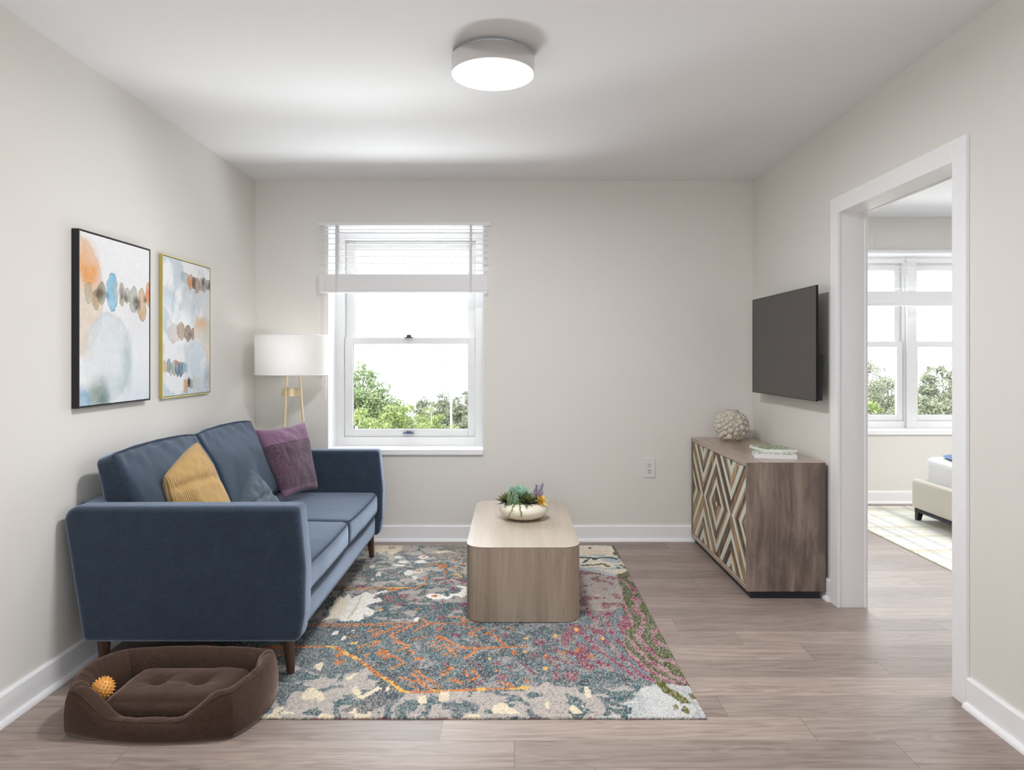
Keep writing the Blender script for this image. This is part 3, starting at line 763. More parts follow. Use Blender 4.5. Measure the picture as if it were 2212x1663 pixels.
    for b in ((1535, 365, 58, 27), (1600, 187, 60, 20), (1420, 380, 55, 38), (1490, 445, 36, 26), (1565, 247, 62, 20), (1275, 187, 50, 16), (1350, 250, 70, 14), (1300, 290, 80, 12), (960, 305, 35, 22), (1040, 400, 30, 28), (1510, 975, 35, 32), (590, 1205, 22, 26), (500, 1140, 36, 26), (720, 1110, 24, 14), (965, 465, 22, 18)):
        blob(*b[:4], white*0.92, 0.95, 3)
    blob(1750, 682, 112, 38, white, 1, 3); stroke(Z3((1890, 700), (1960, 660), (2140, 650)), 0.028, white); stroke(Z3((2040, 560), (2140, 575)), 0.03, white); blob(2100, 620, 60, 60, white, 1, 3); blob(2030, 600, 60, 38, slate, 1, 3)
    blob(1900, 665, 30, 16, teal, 1, 3)
    for b in ((1750, 677, 34, 14), (1535, 360, 32, 9), (1603, 186, 24, 7), (1835, 305, 55, 28), (1880, 380, 20, 18), (1622, 455, 26, 20), (1980, 320, 18, 18), (2040, 128, 30, 8), (2000, 228, 24, 12), (2075, 360, 24, 10), (1508, 842, 20, 20), (1215, 595, 70, 18), (2095, 278, 24, 14)):
        blob(*b[:4], orange, 1, 3)
    blob(1070, 845, 36, 14, amber, 1, 3)
    stroke(Z3((1650, 290), (1780, 258)), 0.012, orange); stroke(Z3((1660, 300), (1770, 285)), 0.010, orange); stroke(Z3((1880, 185), (1965, 165)), 0.010, orange)
    stroke(Z3((1960, 400), (2030, 410), (2080, 440)), 0.012, amber); stroke(Z3((2020, 190), (2140, 186)), 0.006, orange)
    for b in ((1020, 690, 48, 28), (1170, 690, 76, 32), (1350, 682, 74, 28), (1090, 765, 40, 16), (1195, 745, 32, 24), (1300, 772, 84, 32), (1495, 730, 50, 25)):
        blob(*b[:4], mag*0.6+taupe*0.4, 0.85, 3)
    for b in ((820, 552, 62, 16), (1970, 585, 40, 22), (1842, 745, 26, 13), (1715, 802, 28, 18), (1815, 826, 22, 13), (2112, 785, 44, 20), (1822, 945, 52, 26), (2010, 1160, 70, 20), (1775, 1085, 36, 13), (1788, 1218, 40, 14), (1975, 850, 60, 9), (1770, 470, 70, 14)):
        blob(*b[:4], mag, 0.9, 3)
    stroke(Z3((1840, 460), (1920, 462)), 0.014, mag); stroke(Z3((1980, 455), (2060, 480), (2130, 500), (2070, 520)), 0.014, mag); stroke(Z3((1830, 525), (1930, 490), (1990, 515)), 0.010, mag)
    # right side: concentric, wavy stripes
    D0 = 2.95
    ang = (wy-3.35)*1.0
    ph = (X-0.30)+0.34*np.maximum(0, 3.25-Y)**2*-1.2+0.05*np.sin(Y*2.3)+(fbm(X*5, Y*3.0, 4, 4, 51)-0.5)*0.20
    st = np.sin(ph*98)+(n2-0.5)*2.4+(n4-0.5)*2.2
    right = X > (0.33-0.18*sstep(3.45, 2.9, Y)+0.06*(n1-0.5))
    right &= (Y > np.interp(X, [0.0, 0.2, 0.45, 0.56, 0.62, 0.7], [2.80, 2.84, 2.76, 2.62, 2.52, 2.46])+0.08*(n1-0.5))
    base = slate*0.5+teal*0.35+ice*0.15
    put(right, base); put(right*(st > 0.15), mag*0.5+pink*0.3+beige*0.2, 0.85); put(right*(st > 0.3)*(n4 > 0.52), mag, 0.9); put(right*(st < -0.7)*(n2 > .5), ice*0.6+slate*0.4, 0.5); put(right*(st > 0)*(n4 < 0.40), beige, 0.8)
    dome = (((X-0.40)/0.24)**2+((Y-3.78)/0.34)**2) < 1+0.4*(n1-0.5)
    put(dome, beige*0.6+lgrey*0.4, 0.85); put(dome*(n4 > 0.56), mag*0.7+taupe*0.3, 0.8)
    ol = right & (X > np.interp(Y, [2.45, 2.60, 2.70, 2.99, 3.25, 3.84, 4.05, 4.15], [0.60, 0.60, 0.545, 0.475, 0.52, 0.60, 0.575, 0.60])+0.03*(n4-0.5))
    put(ol, olive*0.75+dteal*0.25); put(ol*(st > 0.15), pink*0.6+mag*0.4, 0.95); put(ol*(st > 0.15)*(n4 > 0.58), mag, .8)
    # olive tail towards the near corner, on ice
    corner = (Y < np.interp(X, [0.30, 0.45, 0.56, 0.67], [2.50, 2.58, 2.70, 2.66])+0.10*(n1-0.5)) & (X > 0.34+0.5*(n2-0.5))
    put(corner, ice*0.5+white*0.35+lgrey*0.15, 0.85)
    stroke(A((1428, 1475), (1440, 1490), (1462, 1500), (1478, 1514)), 0.030, olive)
    for b in ((1460, 1525), (1480, 1532), (1496, 1502)): blob(b[0], b[1], 7, 7, olive, 0.95)
    # far right: cream ground with teal and olive brush marks
    fr_ = (X > 0.30) & (Y > np.interp(X, [0.3, 0.42, 0.58, 0.68], [4.10, 4.10, 3.98, 4.12])+0.05*(n1-0.5))
    put(fr_, cream*0.5+white*0.5); put(fr_*(n1 > 0.52), ice, 0.75); put(fr_*(n3 > 0.6), cream, .8); put(fr_*(Y < np.interp(X, [0.3, 0.45, 0.6], [4.17, 4.15, 4.03])), ice, 0.8)
    stroke(Z4((180, 240), (420, 250), (640, 238), (720, 262)), 0.022, dteal); stroke(Z4((290, 270), (210, 322)), 0.016, dteal); blob(395, 262, 36, 20, dteal, 1, 4)
    stroke(Z4((215, 362), (430, 352), (510, 338), (610, 378)), 0.020, olive*0.8+dteal*0.2); blob(770, 405, 34, 16, dteal, 1, 4); blob(325, 95, 34, 14, c3(110, 60, 110), 1, 4)
    stroke(Z4((690, 60), (740, 150), (810, 255)), 0.020, olive*0.6+dteal*0.4); blob(715, 185, 34, 26, olive, 1, 4); stroke(Z4((790, 350), (890, 410)), 0.010, olive)
    blob(830, 520, 95, 55, olive*0.8+dteal*0.2, 1, 4); stroke(Z4((800, 620), (850, 700), (900, 760)), 0.022, olive*.7+dteal*.3)
    # magenta and pale lozenges around the middle right, near
    for b in ((825, 170, 42, 26), (775, 270, 34, 22), (540, 440, 50, 26), (1080, 430, 60, 40), (1180, 300, 60, 60), (1160, 210, 60, 50), (1110, 60, 80, 40), (1060, 130, 50, 50), (960, 430, 30, 40), (1270, 80, 36, 28), (490, 340, 30, 18), (600, 365, 26, 16), (555, 110, 30, 18), (80, 345, 30, 18)):
        blob(*b[:4], mag*0.75+taupe*0.25, 0.85, 2)
    for p in (((260, 310), (370, 375)), ((280, 150), (345, 195)), ((400, 455), (330, 505)), ((880, 290), (970, 295), (1060, 345)), ((870, 235), (960, 240)), ((690, 330), (800, 430))):
        stroke([FL(940+a/3.687, 1340+b/3.687, zt) for a, b in p], 0.010, mag*0.8+taupe*0.2, 0.9)
    # orange line work
    def ol_(pts, wd=0.011, col=orange): stroke(A(*pts), wd, col)
    put((poly_dist(wx, wy, lineA) < 0.010)*(X < 0.09), orange); put((poly_dist(wx, wy, lineA) < 0.010)*(X < 0.09)*(n4 > 0.58), amber)
    put((poly_dist(wx, wy, lineB) < 0.006)*(X < -0.1), orange)
    lineB2 = A((600, 1351.5), (669, 1351), (760, 1351), (830, 1348.5), (966, 1348.5), (1005, 1347))
    put((poly_dist(wx, wy, lineB2) < 0.005), orange)
    lineC = A((729, 1270.5), (803, 1270), (829, 1268), (898, 1268.8), (916.6, 1260))
    put(poly_dist(wx, wy, lineC) < 0.011, orange); put((poly_dist(wx, wy, lineC) < 0.011)*(n4 > 0.6), amber)
    for p, wd in ((((911.4, 1333), (925, 1346), (897.7, 1360)), 0.014), (((889, 1348.7), (877, 1355.5), (842.7, 1370), (853, 1378.7), (863, 1386.5), (884, 1394), (870, 1400)), 0.014),
                  (((868.5, 1348.7), (808, 1372.7)), 0.014), (((825.5, 1360), (805, 1368.4)), 0.010), (((812, 1357), (793, 1364)), 0.012), (((753, 1373.6), (777, 1372)), 0.010),
                  (((891, 1379.6), (904.6, 1378), (921.7, 1371.9)), 0.010), (((774, 1396.8), (794.6, 1388), (818.7, 1382), (811.8, 1391.6), (798, 1394)), 0.012),
                  (((944, 1372.7), (957.8, 1376), (971.6, 1384.7), (1002, 1398.3), (1037.6, 1398.3), (1094.6, 1395.6), (1138, 1395)), 0.015),
                  (((957, 1378), (930, 1395)), 0.007), (((971, 1385), (935, 1401)), 0.008), (((980, 1388), (940, 1406)), 0.009), (((950, 1376), (922, 1389)), 0.006),
                  (((1091.9, 1391.5), (1064.8, 1369.8)), 0.012), (((1037.6, 1398.3), (1003.7, 1420)), 0.014), (((1043, 1353.6), (1013, 1365.8), (1029.5, 1372.5)), 0.012),
                  (((1067.5, 1359), (1051, 1367), (1070, 1372)), 0.012), (((969.8, 1397), (986, 1416)), 0.010), (((959, 1413), (988.8, 1401)), 0.010),
                  (((956, 1454), (959, 1445.8), (980.7, 1437.6), (967, 1451), (957, 1457)), 0.009), (((1005, 1448.5), (1013, 1458)), 0.010), (((1018.7, 1443), (1036, 1458), (1016, 1468.8)), 0.011),
                  (((976.6, 1464.8), (994, 1474)), 0.016), (((1078, 1470), (1105, 1480)), 0.013), (((771.6, 1408.5), (785, 1397)), 0.008), (((821, 1401), (843.8, 1416)), 0.010), (((815, 1408.5), (828.6, 1420.8), (853, 1415), (874, 1430), (842, 1442.7)), 0.010),
                  (((818, 1405), (836, 1418)), 0.007), (((828, 1402), (848, 1415)), 0.007), (((798, 1409.4), (786.8, 1414), (793, 1421)), 0.009), (((847.6, 1387.6), (862.8, 1385.7), (883.7, 1394), (855, 1403.7)), 0.011),
                  (((872, 1411), (887.5, 1401.8), (895, 1411)), 0.010), (((862.8, 1461.6), (900.7, 1471), (935, 1488)), 0.010), (((887.5, 1450), (920, 1478.7)), 0.009), (((895, 1444.6), (944.4, 1478.7), (950, 1488)), 0.009),
                  (((879.9, 1475), (904.5, 1488)), 0.008), (((905, 1452), (930, 1472)), 0.008), (((945, 1361.5), (957, 1352)), 0.009), (((975, 1331), (995, 1332), (1004, 1341)), 0.013), (((1003, 1355), (1020, 1352)), 0.008), (((1100, 1352), (1112, 1360)), 0.009)):
        ol_(p, wd)
    for b in ((731.8, 1414, 8, 4), (731.8, 1428.5, 12, 5.5), (904, 1421.5, 10, 3.2), (604, 1413, 9, 3), (1111, 1409, 6, 5), (1178, 1416, 5, 5), (1217, 1408, 6, 4), (1246, 1402, 6, 4), (1277, 1416, 8, 4), (1072, 1447, 5, 4), (1139, 1469, 5, 4), (598, 1398, 22, 6)): blob(*b, orange)
    for b in ((760, 1388.5, 6, 2.5), (770, 1388, 4, 2.5), (1136, 1377, 5, 2.5), (1178, 1442, 6, 4), (1057, 1421, 5, 2.5), (1133, 1406, 5, 3), (1199, 1371, 4, 4), (1245, 1358, 5, 4), (1302, 1378, 4, 3)): blob(*b, amber)
    # heathered yarn: rows of knots with dark and light threads mixed in
    row = np.floor((Y-y0)/0.0074); jit = RNG.random((int(row.max())+1, nx))
    k = jit[row.astype(int), np.arange(nx)[None, :]]
    lum = C.mean(-1, keepdims=True)
    darkmix = ((k > 0.70) & (lum[..., 0] < 0.36) & (lum[..., 0] > 0.03))[..., None]
    lightmix = ((k < 0.27) & (lum[..., 0] < 0.36))[..., None]
    C = np.where(darkmix, C*0.35+dark*0.25, C); C = np.where(lightmix, C*0.45+lgrey*0.5, C)
    C = C*(0.74+0.50*sp)[..., None]
    pale = (lum[..., 0] >= 0.30) & (lum[..., 0] < 0.58)
    C = np.where((pale & (sp2 > 0.80))[..., None], C*0.55+beige*0.1, C); C = np.where((pale & (sp2 < 0.10))[..., None], C*0.6+ice*0.3, C)
    Z = zt-0.0015-0.0025*RNG.random(X.shape)+0.0015*np.sin((Y-y0)*2*math.pi/0.0148)
    e = np.minimum(np.minimum(X-x0, x1-X), np.minimum(Y-y0, y1-Y)); rim = e < s*0.5
    Z = np.where(rim, 0.0012, Z-0.004*(e < s*1.5)); 
    rimc = np.where((vnoise(X*40, Y*40, 0, 77) > 0.6)[..., None], c3(96, 40, 52), np.where((sp > 0.6)[..., None], c3(176, 160, 140), c3(34, 62, 64)))
    C = np.where((e < s*0.9)[..., None], rimc, C)
    o = fast_grid_obj('area_rug', X, Y, Z, np.clip(C, 0, 1), M['rug'])
    tag(o, 'multicoloured abstract area rug under the sofa and coffee table', 'rug')
rug()

# ------------------------------------------------------------------ bedroom rug
def plaid():
    x0, x1, y0, y1, zt = 2.550, 4.90, 3.0, 5.885, 0.010; s = 0.010
    X, Y = np.meshgrid(np.linspace(x0, x1, int((x1-x0)/s)), np.linspace(y0, y1, int((y1-y0)/s)))
    C = np.zeros(X.shape+(3,))+c3(232, 232, 222); wob = (fbm(X*20, Y*20, 0, 2, 5)-0.5)*0.012
    def st(co, a, b, col, al):
        m = ((co+wob > a) & (co+wob < b))*al*(0.75+0.4*RNG.random(X.shape)); m = np.clip(m, 0, 1)[..., None]; C[:] = C*(1-m)+col*m
    for k in range(6):
        b = x0+0.10+k*0.56
        st(X, b, b+0.045, c3(176, 178, 186), .55); st(X, b+0.075, b+0.10, c3(176, 178, 186), .45); st(X, b+0.15, b+0.19, c3(176, 178, 186), .55); st(X, b+0.34, b+0.41, c3(184, 186, 194), .5)
    for k in range(7):
        b = y1-0.09-k*0.62
        st(Y, b-0.05, b, c3(196, 184, 150), .55); st(Y, b-0.10, b-0.08, c3(196, 184, 150), .5); st(Y, b-0.30, b-0.26, c3(200, 188, 156), .5)
    C *= (0.94+0.1*RNG.random(X.shape))[..., None]
    e = np.minimum(np.minimum(X-x0, x1-X), np.minimum(Y-y0, y1-Y)); Z = np.where(e < s*0.5, 0.001, zt-0.002*RNG.random(X.shape))
    C = np.where((e < s*0.9)[..., None], c3(150, 140, 112), C)
    tag(fast_grid_obj('plaid_rug', X, Y, Z, np.clip(C, 0, 1), M['plaid']), 'off-white plaid rug with grey and tan stripes under the bed', 'rug')
plaid()

# ------------------------------------------------------------------ wall art
def art(name, ya, yb, za, zb, depth, frame_mat, label, paintfn, ft=0.004):
    root = empty(name, (XL, (ya+yb)/2, (za+zb)/2)); tag(root, label, 'framed art', 'abstract prints on the left wall')
    xf = XL+depth
    m = MB(); 
    m.box(XL+0.001, xf, ya, ya+ft, za, zb); m.box(XL+0.001, xf, yb-ft, yb, za, zb); m.box(XL+0.001, xf, ya+ft, yb-ft, za, za+ft); m.box(XL+0.001, xf, ya+ft, yb-ft, zb-ft, zb)
    m.box(XL+0.001, XL+0.006, ya+ft, yb-ft, za+ft, zb-ft)
    m.build('frame', frame_mat, root)
    s = 0.0022; a, b, c, d = ya+ft+0.0015, yb-ft-0.0015, za+ft+0.0015, zb-ft-0.0015
    Yg, Zg = np.meshgrid(np.linspace(a, b, int((b-a)/s)), np.linspace(c, d, int((d-c)/s)))
    C = paintfn(Yg, Zg, xf); X = np.full(Yg.shape, xf-0.0015)
    X[0, :] = X[-1, :] = xf-0.008; X[:, 0] = X[:, -1] = xf-0.008
    fast_grid_obj('canvas', X, Yg, Zg, np.clip(C, 0, 1), M['canvas'], root)
def wl(px, py, xw):
    D = xw*FPX/(px-CX); return D, EYE-(py-CY)*D/FPX
def wc_tools(Y, Z, xw, bgc):
    C = np.zeros(Y.shape+(3,))+c3(*bgc)
    n = fbm(Y*30, Z*30, 0, 4, 61); gr = fbm(Y*160, Z*160, 0, 2, 62)
    wy = Y+(fbm(Y*45, Z*45, 1, 3, 63)-.5)*0.018; wz = Z+(fbm(Y*45, Z*45, 2, 3, 64)-.5)*0.022
    def blob(cx, cy, rx, ry, col, a=0.9, soft=0.06, edge=0.35, n_amt=1.0, tilt=0):
        px, py = 120+cx/3.616, 460+cy/3.616; D, z = wl(px, py, xw)
        ry_ = ry/3.616*D/FPX; rx_ = rx/3.616*D/(CX-px)
        dy, dz = (wy-D), (wz-z)
        if tilt: ca, sa = math.cos(tilt), math.sin(tilt); dy, dz = dy*ca+dz*sa, -dy*sa+dz*ca
        r = np.sqrt((dy/rx_)**2+(dz/ry_)**2)
        m = (1-sstep(1-soft, 1+soft, r))*a*(0.82+0.36*(n-0.5)*n_amt*2); m = np.clip(m, 0, 1)
        col = c3(*col); C[:] = C*(1-m[..., None])+col*m[..., None]
        if edge:
            e = np.exp(-((r-0.97)/0.04)**2)*edge*(r < 1.05); C[:] = C*(1-e[..., None]*0.5)
    def wash(pred, col, a=0.5):
        m = np.clip(pred, 0, 1)*a; C[:] = C*(1-m[..., None])+c3(*col)*m[..., None]
    return C, blob, wash, n, gr
def art1(Y, Z, xf):
    xw = -xf*-1
    C, B, Wsh, n, gr = wc_tools(Y, Z, xf, (238, 239, 241))
    B(170, 640, 222, 480, (226, 208, 188), 0.85, 0.03, 0.12); B(245, 420, 85, 150, (234, 160, 78), 0.75, 0.8, 0); B(210, 280, 80, 90, (236, 190, 140), 0.5, 0.7, 0)
    B(280, 480, 60, 90, (232, 150, 62), 0.6, 0.7, 0)
    B(420, 1130, 185, 350, (214, 222, 227), 0.85, 0.05, 0.15, tilt=-0.12); B(620, 900, 60, 150, (230, 233, 236), 0.6, 0.6, 0)
    B(560, 1180, 40, 190, (150, 172, 180), 0.6, 0.8, 0); B(480, 1340, 90, 80, (140, 165, 172), 0.5, 0.8, 0); B(420, 1180, 120, 220, (226, 232, 235), 0.75, 0.5, 0)
    B(670, 1350, 110, 200, (216, 226, 234), 0.6, 0.6, 0); B(600, 1480, 200, 90, (206, 220, 230), 0.6, 0.6, 0)
    B(340, 1420, 75, 130, (96, 124, 116), 0.85, 0.6, 0); B(290, 1390, 40, 80, (136, 150, 110), 0.6, 0.7, 0); B(225, 1470, 60, 110, (112, 164, 198), 0.85, 0.45, 0); B(395, 1480, 35, 60, (100, 128, 124), .7, .6, 0)
    B(250, 1110, 50, 60, (226, 220, 210), 0.7, 0.15, 0.25); B(260, 1250, 90, 120, (232, 236, 238), 0.8, 0.5, 0)
    for b in ((262, 625, 32, 85, (190, 180, 150)), (322, 675, 30, 82, (186, 156, 112)), (362, 630, 36, 90, (152, 150, 128)), (446, 618, 43, 150, (124, 190, 222)), (521, 640, 22, 98, (186, 172, 148)), (562, 645, 24, 56, (160, 165, 148)), (610, 680, 32, 105, (172, 174, 158)), (678, 725, 32, 132, (206, 162, 98)), (735, 640, 30, 108, (224, 160, 96))):
        B(*b, 0.88, 0.04, 0.7)
    B(345, 630, 34, 45, (74, 54, 38), 0.85, 0.7, 0); B(520, 625, 16, 50, (60, 46, 38), 0.8, 0.7, 0); B(640, 710, 26, 50, (62, 44, 34), 0.85, 0.7, 0); B(400, 635, 18, 20, (110, 120, 110), .6, .6, 0); B(470, 610, 22, 60, (190, 180, 160), 0.5, 0.8, 0)
    B(700, 670, 12, 30, (80, 50, 30), .7, .7, 0); B(728, 640, 16, 50, (232, 112, 38), 0.9, 0.6, 0); B(552, 655, 10, 30, (90, 78, 60), .7, .7, 0)
    C *= (0.97+0.06*(gr-0.5)*2)[..., None]; return C
def art2(Y, Z, xf):
    C, B, Wsh, n, gr = wc_tools(Y, Z, xf, (240, 241, 243))
    q = fbm(Y*6, Z*5, 0, 4, 71); q2 = fbm(Y*9+4, Z*7, 3, 4, 72)
    Wsh(sstep(0.48, 0.66, q), (190, 208, 218), 0.75); Wsh(sstep(0.55, 0.7, q2), (206, 208, 212), 0.6); Wsh(sstep(0.03, 0.0, np.abs(q-0.60)), (170, 192, 204), 0.25)
    B(880, 660, 60, 70, (160, 192, 212), 0.5, 0.8, 0); B(1060, 680, 70, 130, (188, 198, 206), 0.55, 0.7, 0); B(958, 650, 24, 70, (246, 247, 248), 0.95, 0.3, 0.2)
    B(1140, 870, 50, 50, (236, 178, 92), 0.7, 0.7, 0); B(1160, 980, 60, 90, (238, 214, 176), 0.5, 0.7, 0); B(1110, 1190, 95, 170, (214, 226, 234), 0.7, 0.2, 0.15); B(1190, 1280, 30, 90, (140, 150, 160), 0.5, 0.8, 0); B(1190, 1100, 18, 50, (226, 190, 140), .6, .8, 0)
    for b in ((1010, 500, 30, 42, (170, 186, 186)), (1055, 540, 24, 56, (206, 140, 76)), (1084, 545, 17, 48, (86, 66, 58)), (1110, 568, 20, 64, (174, 132, 92)), (1136, 560, 16, 50, (150, 160, 160)), (1162, 562, 18, 62, (160, 128, 98)), (1190, 562, 18, 42, (120, 130, 130)), (1207, 570, 10, 34, (62, 54, 48)),
              (925, 940, 46, 72, (214, 204, 198)), (985, 925, 33, 64, (172, 146, 112)), (1036, 940, 28, 64, (128, 92, 66)), (1073, 945, 14, 44, (148, 118, 92)), (1106, 930, 26, 52, (222, 208, 194)),
              (856, 1200, 22, 42, (208, 166, 108)), (885, 1190, 16, 52, (126, 156, 168)), (905, 1222, 20, 52, (148, 164, 158)), (930, 1210, 17, 62, (168, 174, 160)), (955, 1216, 20, 62, (74, 120, 146)), (979, 1220, 18, 62, (34, 68, 88)), (1001, 1210, 15, 52, (96, 146, 172)), (1022, 1210, 12, 42, (140, 180, 200)),
              (1020, 1350, 18, 56, (206, 162, 106)), (1046, 1322, 12, 38, (76, 66, 60)), (1063, 1335, 14, 36, (148, 148, 142)), (1086, 1322, 15, 50, (204, 206, 200)), (1118, 1335, 14, 46, (208, 212, 208))):
        B(*b, 0.9, 0.05, 0.5)
    B(1155, 535, 12, 30, (40, 34, 30), .9, .6, 0); B(1045, 330 + 990, 8, 20, (30, 28, 26), .8, .6, 0); B(945, 1170, 10, 20, (220, 140, 60), .8, .5, 0)
    C *= (0.97+0.06*(gr-0.5)*2)[..., None]; return C
art('framed_art', 2.7916, 3.343, 1.0425, 1.7535, 0.030, M['blackframe'], 'abstract watercolour with a blue oval in a black frame, nearer the camera', art1)
art('framed_art', 3.481, 4.033, 1.0415, 1.7535, 0.020, M['gold'], 'abstract watercolour with four rows of small blots in a thin gold frame', art2)
# ------------------------------------------------------------------ sofa
SF = empty('sofa', (-1.26, 3.56, 0)); tag(SF, 'blue two-seat sofa with brown tapered legs against the left wall', 'sofa')
A_out = roundpoly([(-1.722, 0.676), (-1.640, 0.156), (-0.812, 0.156), (-0.793, 0.26), (-0.789, 0.44), (-0.812, 0.677)], [0.055, 0.026, 0.032, 0.1, 0.25, 0.025], 8)
def loopline(pts, y, closed=True): return [(p[0], y, p[1]) for p in pts]
for (ya, yb, yp) in ((2.698, 2.805, 2.700), (4.315, 4.420, 4.3175)):
    V, F = slab(A_out, ya, yb, 0.022, 6); arm = mesh_obj('arm', V, F, M['sofa'], SF, auto=60)
    for y in (ya+0.006, yb-0.006):
        off = offset_poly(A_out, 0.0165); V, F = tube([(q[0], y, q[1]) for q in off], 0.0036, 6, closed=True); mesh_obj('piping', V, F, M['sofa_dk'], arm)
    mid = [(q[0], q[1]) for q in A_out]
bk = roundpoly([(-1.728, 0.672), (-1.640, 0.165), (-1.500, 0.165), (-1.500, 0.40), (-1.608, 0.675)], [0.03, 0.01, 0.01, 0.05, 0.03], 6)
V, F = slab(bk, 2.8052, 4.3148, 0.004, 2); mesh_obj('backrest', V, F, M['sofa'], SF, auto=60)
V, F, U = rbox((0.334, 0.7545, 0.066), 0.022, (10, 30, 6), bulge=(0.008, 0, 0)); mesh_obj('base', V+np.array((-1.165, 3.56, 0.222)), F, M['sofa'], SF, auto=60)
for cy in (3.1835, 3.9365):
    V, F, U = rbox((0.334, 0.3755, 0.068), 0.030, (26, 28, 8), bulge=(0.012, 0.003, 0.020), wrinkle=0.006, seed=int(cy*10))
    V = V+np.array((-1.152, cy, 0.355)); cu = mesh_obj('seat_cushion', V, F, M['sofa'], SF, auto=70)
    def ring(zq):
        pts = []
        for (x, y) in roundpoly([(-1.486+0.01, cy-0.366), (-0.826, cy-0.366), (-0.826, cy+0.366), (-1.476, cy+0.366)], 0.035, 5): pts.append((x, y))
        out = []
        for i in range(len(pts)):
            a, b = np.array(pts[i]), np.array(pts[(i+1) % len(pts)]); n = max(1, int(np.linalg.norm(b-a)/0.04))
            for k in range(n):
                q = a+(b-a)*k/n; ux = (q[0]+1.152)/0.334; uy = (q[1]-cy)/0.3755
                out.append((q[0]+0.012*max(0, ux)**6*max(0, 1-uy*uy)**.8*0.8, q[1], zq+0.0))
        return out
    V, F = tube(ring(0.4145), 0.0042, 6, closed=True); mesh_obj('piping', V, F, M['sofa_dk'], cu)
    V, F = tube([(x, y, z) for x, y, z in ring(0.2975)], 0.0036, 6, closed=True); mesh_obj('piping', V, F, M['sofa_dk'], cu)
LA = math.radians(-21.5)
for i, cy in enumerate((3.193, 3.943)):
    W, F, U = rbox((0.072, 0.372, 0.232), 0.022, (10, 34, 24), bulge=(0.038, 0.0, 0.014), wrinkle=0.012, seed=3+i)
    # gather towards the top corners and soft creases under the top seam
    up = sstep(0.1, 1.0, U[:, 2]); W[:, 0] *= 1-0.42*up
    W[:, 2] -= 0.006*np.abs(U[:, 1])**5*(U[:, 2] > 0)
    cr = np.sin(U[:, 1]*17+U[:, 2]*6+i)*0.5+np.sin(U[:, 1]*31-U[:, 2]*9)*0.5
    W[:, 0] += 0.0045*cr*sstep(0.35, 0.95, U[:, 2])*(U[:, 0] > 0.2); W[:, 2] += 0.004*np.sin(U[:, 1]*13+i*2)*sstep(0.6, 1, U[:, 2])
    V = roty(W, LA)+np.array((-1.545, cy, 0.633)); V[:, 2] = np.maximum(V[:, 2], 0.428)
    cu = mesh_obj('back_cushion', V, F, M['sofa'], SF, auto=80)
    # piping along the front edge loop
    pts = []
    N_ = 26; hy, hz = 0.362, 0.223
    def fp(u, v):
        upv = sstep(0.1, 1, v); x = 0.064*(1-0.42*upv)+0.0; z = v*hz+0.004+(0.013*(1-u*u)**.8 if v > 0.9 else 0)-0.006*abs(u)**5*(v > 0); return (x, u*hy, z)
    loop = [fp(-1+2*k/N_, 1) for k in range(N_)]+[fp(1, 1-2*k/N_) for k in range(N_)]+[fp(1-2*k/N_, -1) for k in range(N_)]+[fp(-1, -1+2*k/N_) for k in range(N_)]
    V = roty(np.array(loop), LA)+np.array((-1.545, cy, 0.633)); V[:, 2] = np.maximum(V[:, 2], 0.432)
    V, F = tube([tuple(p) for p in V], 0.0045, 6, closed=True); mesh_obj('piping', V, F, M['sofa_dk'], cu)
for (lx, ly, dx, dy) in ((-0.875, 2.770, 0.010, -0.0), (-0.875, 4.355, 0.010, 0.012), (-1.595, 2.770, 0.0, 0.0), (-1.595, 4.355, 0.0, 0.012)):
    zf = 0.0125
    V, F = lathe([(0.0, zf), (0.0135, zf), (0.0150, zf+0.003), (0.0245, 0.150), (0.0245, 0.1565), (0, 0.1565)], (lx, ly, 0), 24)
    V[:, 0] += dx*(0.156-V[:, 2])/0.14; V[:, 1] += dy*(0.156-V[:, 2])/0.14
    mesh_obj('leg', V, F, M['leg'], SF, auto=50)

